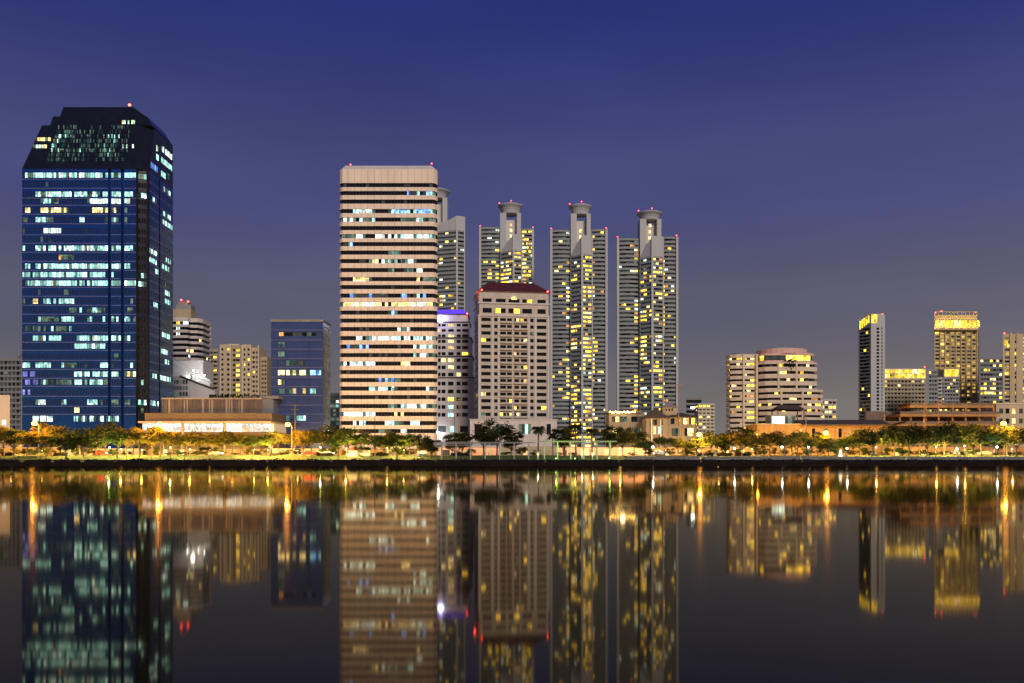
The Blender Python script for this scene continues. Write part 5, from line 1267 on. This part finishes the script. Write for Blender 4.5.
# utility poles
UP = [(182, 417, 297, 0), (223.5, 417, 297, 0), (295, 404, 296, 1), (375, 416, 292, 0), (454.5, 417, 294, 0), (459, 398, 300, 1), (678.5, 383, 300, 1), (682.5, 416, 284, 0), (806, 404, 300, 1), (924, 402, 298, 1), (938.5, 399, 300, 1), (835, 428, 292, 0)]
wh = where([u[0] for u in UP])
for i, (px, py, Y, c) in enumerate(UP):
    h = wz(py, Y) - GZ; e = thing('utility_pole', f'{wh[i][1]}{"tall utility pole with crossarms" if c else "plain slender pole"} before {wh[i][0]}', 'utility pole', (wx(px, Y), Y, GZ), 0, 'poles along the street')
    m = MB(); m.tube([(0, 0, -.3), (0, 0, h)], [.2, .13] if c else [.11, .07], 'wood_pole' if c else 'dark_steel', 7); m.build('pole', e)
    if c:
        for k in range(2): m = MB(); m.box(-1.1, 1.1, -.22, -.1, h - .6 - k * 1.3, h - .45 - k * 1.3, 'wood_pole'); m.build('crossarm', e)

# lawn railing, low wall
def rail(px0, px1, Y, label, key, step, top, low=True):
    x0, x1 = wx(px0, Y), wx(px1, Y); g = gz(Y); e = thing('railing', label, 'railing', (x0, Y, g), 0, 'railings at the lawn edge')
    L = x1 - x0; m = MB()
    for z in (top, top * .5): m.tube([(0, 0, z), (L, 0, z)], .035, key, 5)
    m.build('rail', e); n = min(99, int(L / step))
    for i in range(n + 1): m = MB(); m.box(i * L / n - .04, i * L / n + .04, -.04, .04, -.1, top + .05, key); m.build('post', e)
rail(118, 268, 268, 'thin dark railing along the lawn before the podium hall', 'dark_steel', 2.5, 1.0)
rail(269, 432, 268, 'thin dark railing along the lawn before the navy box and striped tower', 'dark_steel', 2.5, 1.0)
for a, c, t in ((626, 700, 'before the hip roofed house'), (701, 800, 'before the rounded cream building'), (801, 905, 'before the long low hall'), (906, 1060, 'before the open deck building')):
    x0, x1 = wx(a, 268), wx(c, 268); m = MB(); m.box(0, x1 - x0 - .1, 0, .3, -.4, 1.0, 'concrete'); w = m.build('wall_body'); w.location = (0, 0, 0)
    e = thing('low_wall', f'low grey garden wall on the bank {t}', 'low wall', (x0, 267.5, gz(267.5)), 0, 'low walls along the bank'); w.parent = e
    m = MB(); m.box(-.02, x1 - x0 - .08, -.06, .36, 1.002, 1.1, 'paving'); m.build('coping', e)

# boundary walls along the street behind the trees
BW = [(-60, 60, 'street_wall', 3.0), (61, 139, 'tan_wall', 2.6), (140, 268, 'street_wall', 2.4), (272, 334, 'tan_wall', 2.6), (335, 436, 'street_wall', 2.5), (437, 500, 'pink_wall', 3.0), (501, 556, 'grey_wall', 3.2), (557, 648, 'pink_wall', 3.0), (649, 755, 'street_wall', 3.0), (888, 1070, 'ochre_wall', 3.2)]
wh = where([(a + c) / 2 for a, c, k, h in BW])
for i, (a, c, k, h) in enumerate(BW):
    Y = 316; x0, x1 = wx(a, Y), wx(c, Y); rngw = random.Random(i)
    e = thing('boundary_wall', f'{ {"street_wall": "sandy", "tan_wall": "tan", "pink_wall": "pinkish", "grey_wall": "grey", "ochre_wall": "ochre"}[k]} street wall behind the trees, before {wh[i][0]}', 'boundary wall', (x0, Y, GZ), 0, 'walls along the street')
    m = MB(); m.box(0, x1 - x0, 0, .3, -.1, h, k); m.build('wall_body', e)
    m = MB(); m.box(-.05, x1 - x0 + .05, -.08, .38, h + .002, h + .15, 'concrete'); m.build('coping', e)
    x = 2.
    while x < x1 - x0 - 4:
        if rngw.random() < .75:
            m = MB(); w_ = rngw.uniform(1.2, 3); m.box(x, x + w_, -.06, -.004, .3, 2.2, rngw.choice(['shop_warm', 'shop_warm', 'shop_warm', 'room_orange', 'room_warm', 'dark_trim'])); m.build('added_glow_panel', e)  # glowing panels added to vary the light along the shore
        x += rngw.uniform(3, 6.5)

# pergola: lattice half and green-lit half
def pergola(px0, px1, Y, label, n_post, yt, lattice, tilt):
    x0, x1 = wx(px0, Y), wx(px1, Y); L = x1 - x0; g = gz(Y); h = wz(yt, Y) - g
    e = thing('pergola', label, 'pergola', (x0, Y, g), 0, 'pergolas on the bank')
    for i in range(n_post):
        x = L * (i + .5) / n_post
        for d in (0, 3): m = MB(); m.box(x - .14, x + .14, d - .14, d + .14, -.3, h - .25, 'lattice_white'); m.build('post', e)
    for d in (-.1, 3.1): m = MB(); m.box(0, L, d - .09, d + .09, h - .24, h + .0, 'lattice_white'); m.build('beam', e)
    m = MB(); n = int(L / .75)
    for i in range(n):
        x = (i + .5) * L / n; m.poly([(x - tilt, -.7, h + .02), (x - tilt + .14, -.7, h + .02), (x + tilt + .14, 3.7, h + .26), (x + tilt, 3.7, h + .26)], 'lattice_white')
        m.box(x - .05, x + .05, -.7, 3.7, h + .02, h + .22, 'lattice_white')
    m.build('slats', e)
    m = MB()
    if lattice:
        k = int(L * lattice / .6); zb = h - .24
        for i in range(k):
            x = i * .6; m.tube([(x, -.22, zb - .7), (x + .6, -.22, zb)], .04, 'lattice_white', 4); m.tube([(x + .6, -.24, zb - .7), (x, -.24, zb)], .04, 'lattice_white', 4)
        m.box(0, k * .6, -.28, -.18, zb - .78, zb - .7, 'lattice_white'); m.build('lattice', e)
    return e, g, h
pergola(434, 536, 268.5, 'white lattice pergola over the bank before the red roofed block', 7, 442.3, .62, .0)
eg, g_, h_ = pergola(538, 617, 270, 'slatted white pergola lit green before the widest crowned tower', 6, 441.2, 0, .45)
for px in (538, 582, 592.5):
    x = wx(px, 267.5); e = thing('branching_prop', {538: 'white branching prop at the joint of the two pergolas', 582: 'first white branching prop under the green lit pergola', 592.5: 'second white branching prop under the green lit pergola'}[px], 'prop', (x, 267.5, gz(267.5)), 0, 'branching props')
    m = MB(); m.box(-.16, .16, -.16, .16, -.2, 1.5, 'lattice_white'); m.build('post', e)
    for s_ in (-1, -.35, .35, 1): m = MB(); m.tube([(0, 0, 1.45), (s_ * 1.3, -.1, 2.9 if abs(s_) == 1 else 3.1)], .07, 'lattice_white', 5); m.build('strut', e)
    lamp('uplight', (0, -.7, 1.9), (.95, 1, .5), 110, .15, e)
for px, pw in ((556, 420), (609, 260), (575, 300)):
    e = thing('garden_spotlight', f'green garden spotlight under the slatted pergola, {"at its left end" if px == 556 else "at its right end" if px == 609 else "near its middle"}', 'spotlight', (wx(px, 269), 269, gz(269)), 0, 'green spotlights')
    m = MB(); m.lathe([(.12, 0), (.16, .3), (.15, .32)], 'dark_steel', (0, 0), 8); m.build('housing', e); m = MB(); m.ball((0, 0, .36), .11, 'green_bulb'); m.build('lens', e)
    lamp('slat_front_lamp', (0, -1.7, 3.3), (.50, 1, .08), pw * 2.0, .15, e)  # unseen lamp added in front of the slats, clear of the fixture

# vehicles, stalls and sculpture
def car_proto(key):
    rng = random.Random(1); body = MB()
    prof = [(-2.1, .35), (-2.15, .75), (-1.95, .95), (-1.2, 1.0), (-.65, 1.42), (.75, 1.46), (1.35, 1.02), (2.05, .88), (2.15, .6), (2.1, .35)]
    hw = .85
    for (a, za), (c, zc_) in zip(prof, prof[1:]): body.poly([(a, -hw * (.86 if za > 1.1 else 1), za), (a, hw * (.86 if za > 1.1 else 1), za), (c, hw * (.86 if zc_ > 1.1 else 1), zc_), (c, -hw * (.86 if zc_ > 1.1 else 1), zc_)], key)
    for s_ in (-1, 1): body.poly([(x, s_ * hw * (.86 if z > 1.1 else 1), z) for x, z in prof], key)
    body.poly([(-2.1, -hw, .35), (2.1, -hw, .35), (2.1, hw, .35), (-2.1, hw, .35)], 'rubber')
    sh = [('body', body.mesh('car_body'))]
    for s_ in (-1, 1):
        m = MB(); m.poly([(-1.0, s_ * .83, 1.03), (1.15, s_ * .83, 1.03), (.72, s_ * .755, 1.38), (-.62, s_ * .755, 1.36)], 'glass_dark'); sh.append(('side_window', m.mesh('side_window')))
        for x in (-1.35, 1.35):
            m = MB(); m.tube([(x, s_ * .66, .32), (x, s_ * .87, .32)], .32, 'rubber', 12); sh.append(('wheel', m.mesh('wheel'))); m = MB(); m.tube([(x, s_ * .87, .32), (x, s_ * .885, .32)], .19, 'steel', 10); sh.append(('rim', m.mesh('rim')))
        m = MB(); m.box(2.06, 2.17, s_ * .62 - .16, s_ * .62 + .16, .66, .8, 'white_bulb'); sh.append(('headlight', m.mesh('headlight')))
        m = MB(); m.box(-2.17, -2.08, s_ * .62 - .16, s_ * .62 + .16, .74, .88, 'tail_light'); sh.append(('tail_light', m.mesh('tail_light')))
    return sh
CP = {k: car_proto(k) for k in ('car_white', 'car_silver', 'car_red')}
for px, k, Y, rot, t in ((327, 'car_white', 288.5, 0, 'white car parked behind the lawn before the navy box block'), (309, 'car_red', 289, 180, 'red car parked behind the lawn before the navy box block'), (216, 'car_silver', 288.5, 0, 'silver car parked behind the low shade tree before the podium hall'), (100, 'car_red', 289, 0, 'red car parked behind the lawn before the blue glass tower'), (660, 'car_white', 288.5, 180, 'white car parked behind the lawn before the hip roofed house'), (985, 'car_white', 288.5, 0, 'white car parked behind the trees before the broad gold tower'), (952, 'car_silver', 289, 0, 'silver car parked behind the trees before the broad gold tower')):
    e = thing('parked_car', t, 'car', (wx(px, Y), Y, GZ + .02), R(rot), 'cars parked behind the lawn')
    for nm, me in CP[k]:
        o = bpy.data.objects.new(nm, me); COL.objects.link(o); o.parent = last if nm == 'rim' else e
        last = o
def stall(px, Y, w, key, label):
    g = gz(Y); e = thing('food_stall', label, 'food stall', (wx(px, Y), Y, g), 0, 'small stalls on the lawn')
    m = MB()
    for s_ in (-1, 1):
        for d in (0, 2): m.box(s_ * w / 2 - .05, s_ * w / 2 + .05, d - .05, d + .05, -.2, 2.2, 'steel')
    m.build('frame', e)
    m = MB(); m.box(-w / 2 + .1, w / 2 - .1, .1, .9, -.1, .95, 'white_paint'); m.build('counter', e)
    m = MB(); a = w / 2 + .35; pts = [(-a, -.5, 2.1), (a, -.5, 2.1), (a, 2.4, 2.1), (-a, 2.4, 2.1)]
    for i in range(4): m.poly([pts[i], pts[(i + 1) % 4], (0, .95, 2.9)], key)
    m.build('canopy', e)
    m = MB(); m.box(-w / 2 + .3, w / 2 - .3, 1.9, 1.98, .6, 1.9, 'shop_warm'); m.build('lit_back_panel', e)
stall(352, 281, 3.4, 'canvas_red', 'stall with a red canopy on the lawn before the striped tower')
stall(365, 282, 3.4, 'canvas_orange', 'stall with an orange canopy beside the red canopied one')
stall(421, 280, 3.6, 'canvas_orange', 'stall with an orange canopy near the end of the lattice pergola')
e = thing('glowing_sculpture', 'white glowing gourd shaped lantern on the lawn before the long low hall', 'sculpture', (wx(840.5, 272), 272, gz(272)))
m = MB(); m.lathe([(.55, 0), (.62, .3), (.6, 1.0), (.4, 1.5), (.3, 1.75), (.42, 2.1), (.38, 2.5), (.1, 2.75)], 'sculpture_glow', (0, 0), 14); m.build('shade', e)  # body of the white statue, given an added glow of its own
m = MB(); m.lathe([(.7, -.3), (.7, .0), (.6, .0)], 'concrete', (0, 0), 14); m.build('plinth', e)

# ------------------------------------------------------------------ sky, key glow, camera
w = bpy.data.worlds.new('World'); S.world = w; w.use_nodes = True; nt = w.node_tree; nt.nodes.clear()
out = nt.nodes.new('ShaderNodeOutputWorld'); add = nt.nodes.new('ShaderNodeAddShader')
sky = nt.nodes.new('ShaderNodeTexSky'); sky.sky_type = 'NISHITA'; sky.sun_disc = False; sky.sun_elevation = R(-4); sky.sun_rotation = R(200); sky.air_density = 1.2; sky.dust_density = 1; sky.ozone_density = 4
b1 = nt.nodes.new('ShaderNodeBackground'); b1.inputs[1].default_value = .10; nt.links.new(sky.outputs[0], b1.inputs[0])
tc = nt.nodes.new('ShaderNodeTexCoord'); sp = nt.nodes.new('ShaderNodeSeparateXYZ'); nt.links.new(tc.outputs['Generated'], sp.inputs[0])
cr = nt.nodes.new('ShaderNodeValToRGB'); cr.color_ramp.interpolation = 'EASE'
el = cr.color_ramp.elements
def st(p, c, new=True):
    e_ = el.new(p) if new else el[0]; e_.position = p; e_.color = (*c, 1); return e_
el[0].position = 0; el[0].color = (.185, .166, .160, 1); el[1].position = 1; el[1].color = (.010, .012, .07, 1)
st(.06, (.158, .146, .152)); st(.16, (.104, .105, .160)); st(.28, (.066, .074, .198)); st(.46, (.025, .034, .178))
nt.links.new(sp.outputs['Z'], cr.inputs[0])
b2 = nt.nodes.new('ShaderNodeBackground'); b2.inputs[1].default_value = 1; cn = nt.nodes.new('ShaderNodeTexNoise'); cn.inputs['Scale'].default_value = 3.2; cn.inputs['Detail'].default_value = 5      # faint uneven air
cm_ = nt.nodes.new('ShaderNodeMapping'); cm_.inputs['Scale'].default_value = (1, 1, 4); nt.links.new(tc.outputs['Generated'], cm_.inputs[0]); nt.links.new(cm_.outputs[0], cn.inputs['Vector'])
cv = nt.nodes.new('ShaderNodeMapRange'); cv.inputs[1].default_value = .3; cv.inputs[2].default_value = .7; cv.inputs[3].default_value = .91; cv.inputs[4].default_value = 1.09; nt.links.new(cn.outputs['Fac'], cv.inputs[0])
cx = nt.nodes.new('ShaderNodeMix'); cx.data_type = 'RGBA'; cx.blend_type = 'MULTIPLY'; cx.inputs[0].default_value = 1; nt.links.new(cr.outputs[0], cx.inputs[6]); nt.links.new(cv.outputs[0], cx.inputs[7])
gx = nt.nodes.new('ShaderNodeMapRange'); gx.inputs[1].default_value = .05; gx.inputs[2].default_value = .6; nt.links.new(sp.outputs['X'], gx.inputs[0])      # lights of the city beyond, to the east
gz_ = nt.nodes.new('ShaderNodeMapRange'); gz_.inputs[1].default_value = 0; gz_.inputs[2].default_value = .26; gz_.inputs[3].default_value = 1; gz_.inputs[4].default_value = 0; nt.links.new(sp.outputs['Z'], gz_.inputs[0])
gm = nt.nodes.new('ShaderNodeMath'); gm.operation = 'MULTIPLY'; nt.links.new(gx.outputs[0], gm.inputs[0]); nt.links.new(gz_.outputs[0], gm.inputs[1])
ga = nt.nodes.new('ShaderNodeMix'); ga.data_type = 'RGBA'; ga.blend_type = 'ADD'; ga.inputs[7].default_value = (.055, .034, .006, 1)
nt.links.new(gm.outputs[0], ga.inputs[0]); nt.links.new(cx.outputs[2], ga.inputs[6]); nt.links.new(ga.outputs[2], b2.inputs[0])
nt.links.new(b1.outputs[0], add.inputs[0]); nt.links.new(b2.outputs[0], add.inputs[1]); nt.links.new(add.outputs[0], out.inputs[0])

sun = bpy.data.lights.new('city_glow_sun', 'SUN'); sun.energy = 2.1; sun.color = (1, .89, .77); sun.angle = R(16)
so = bpy.data.objects.new('city_glow_sun', sun); COL.objects.link(so)
d = Vector((-.30, 1, -.50)).normalized(); so.rotation_euler = d.to_track_quat('-Z', 'Y').to_euler()

cd = bpy.data.cameras.new('camera'); cam = bpy.data.objects.new('camera', cd); COL.objects.link(cam); S.camera = cam
cam.location = (0, 0, CZ); cam.rotation_euler = (R(90), 0, 0); cd.sensor_width = 36; cd.lens = 36 * F / 1024; cd.shift_y = (HY - 341.5) / 1024; cd.clip_end = 20000; cd.clip_start = .1
S.view_settings.view_transform = 'Standard'; S.view_settings.look = 'None'; S.view_settings.exposure = 0; S.view_settings.gamma = 1; S.view_settings.use_curve_mapping = False
S.cycles.use_denoising = True; S.cycles.volume_bounces = 0; S.cycles.max_bounces = 6; S.cycles.diffuse_bounces = 2; S.cycles.glossy_bounces = 4; S.cycles.sample_clamp_indirect = 6; S.cycles.sample_clamp_direct = 25
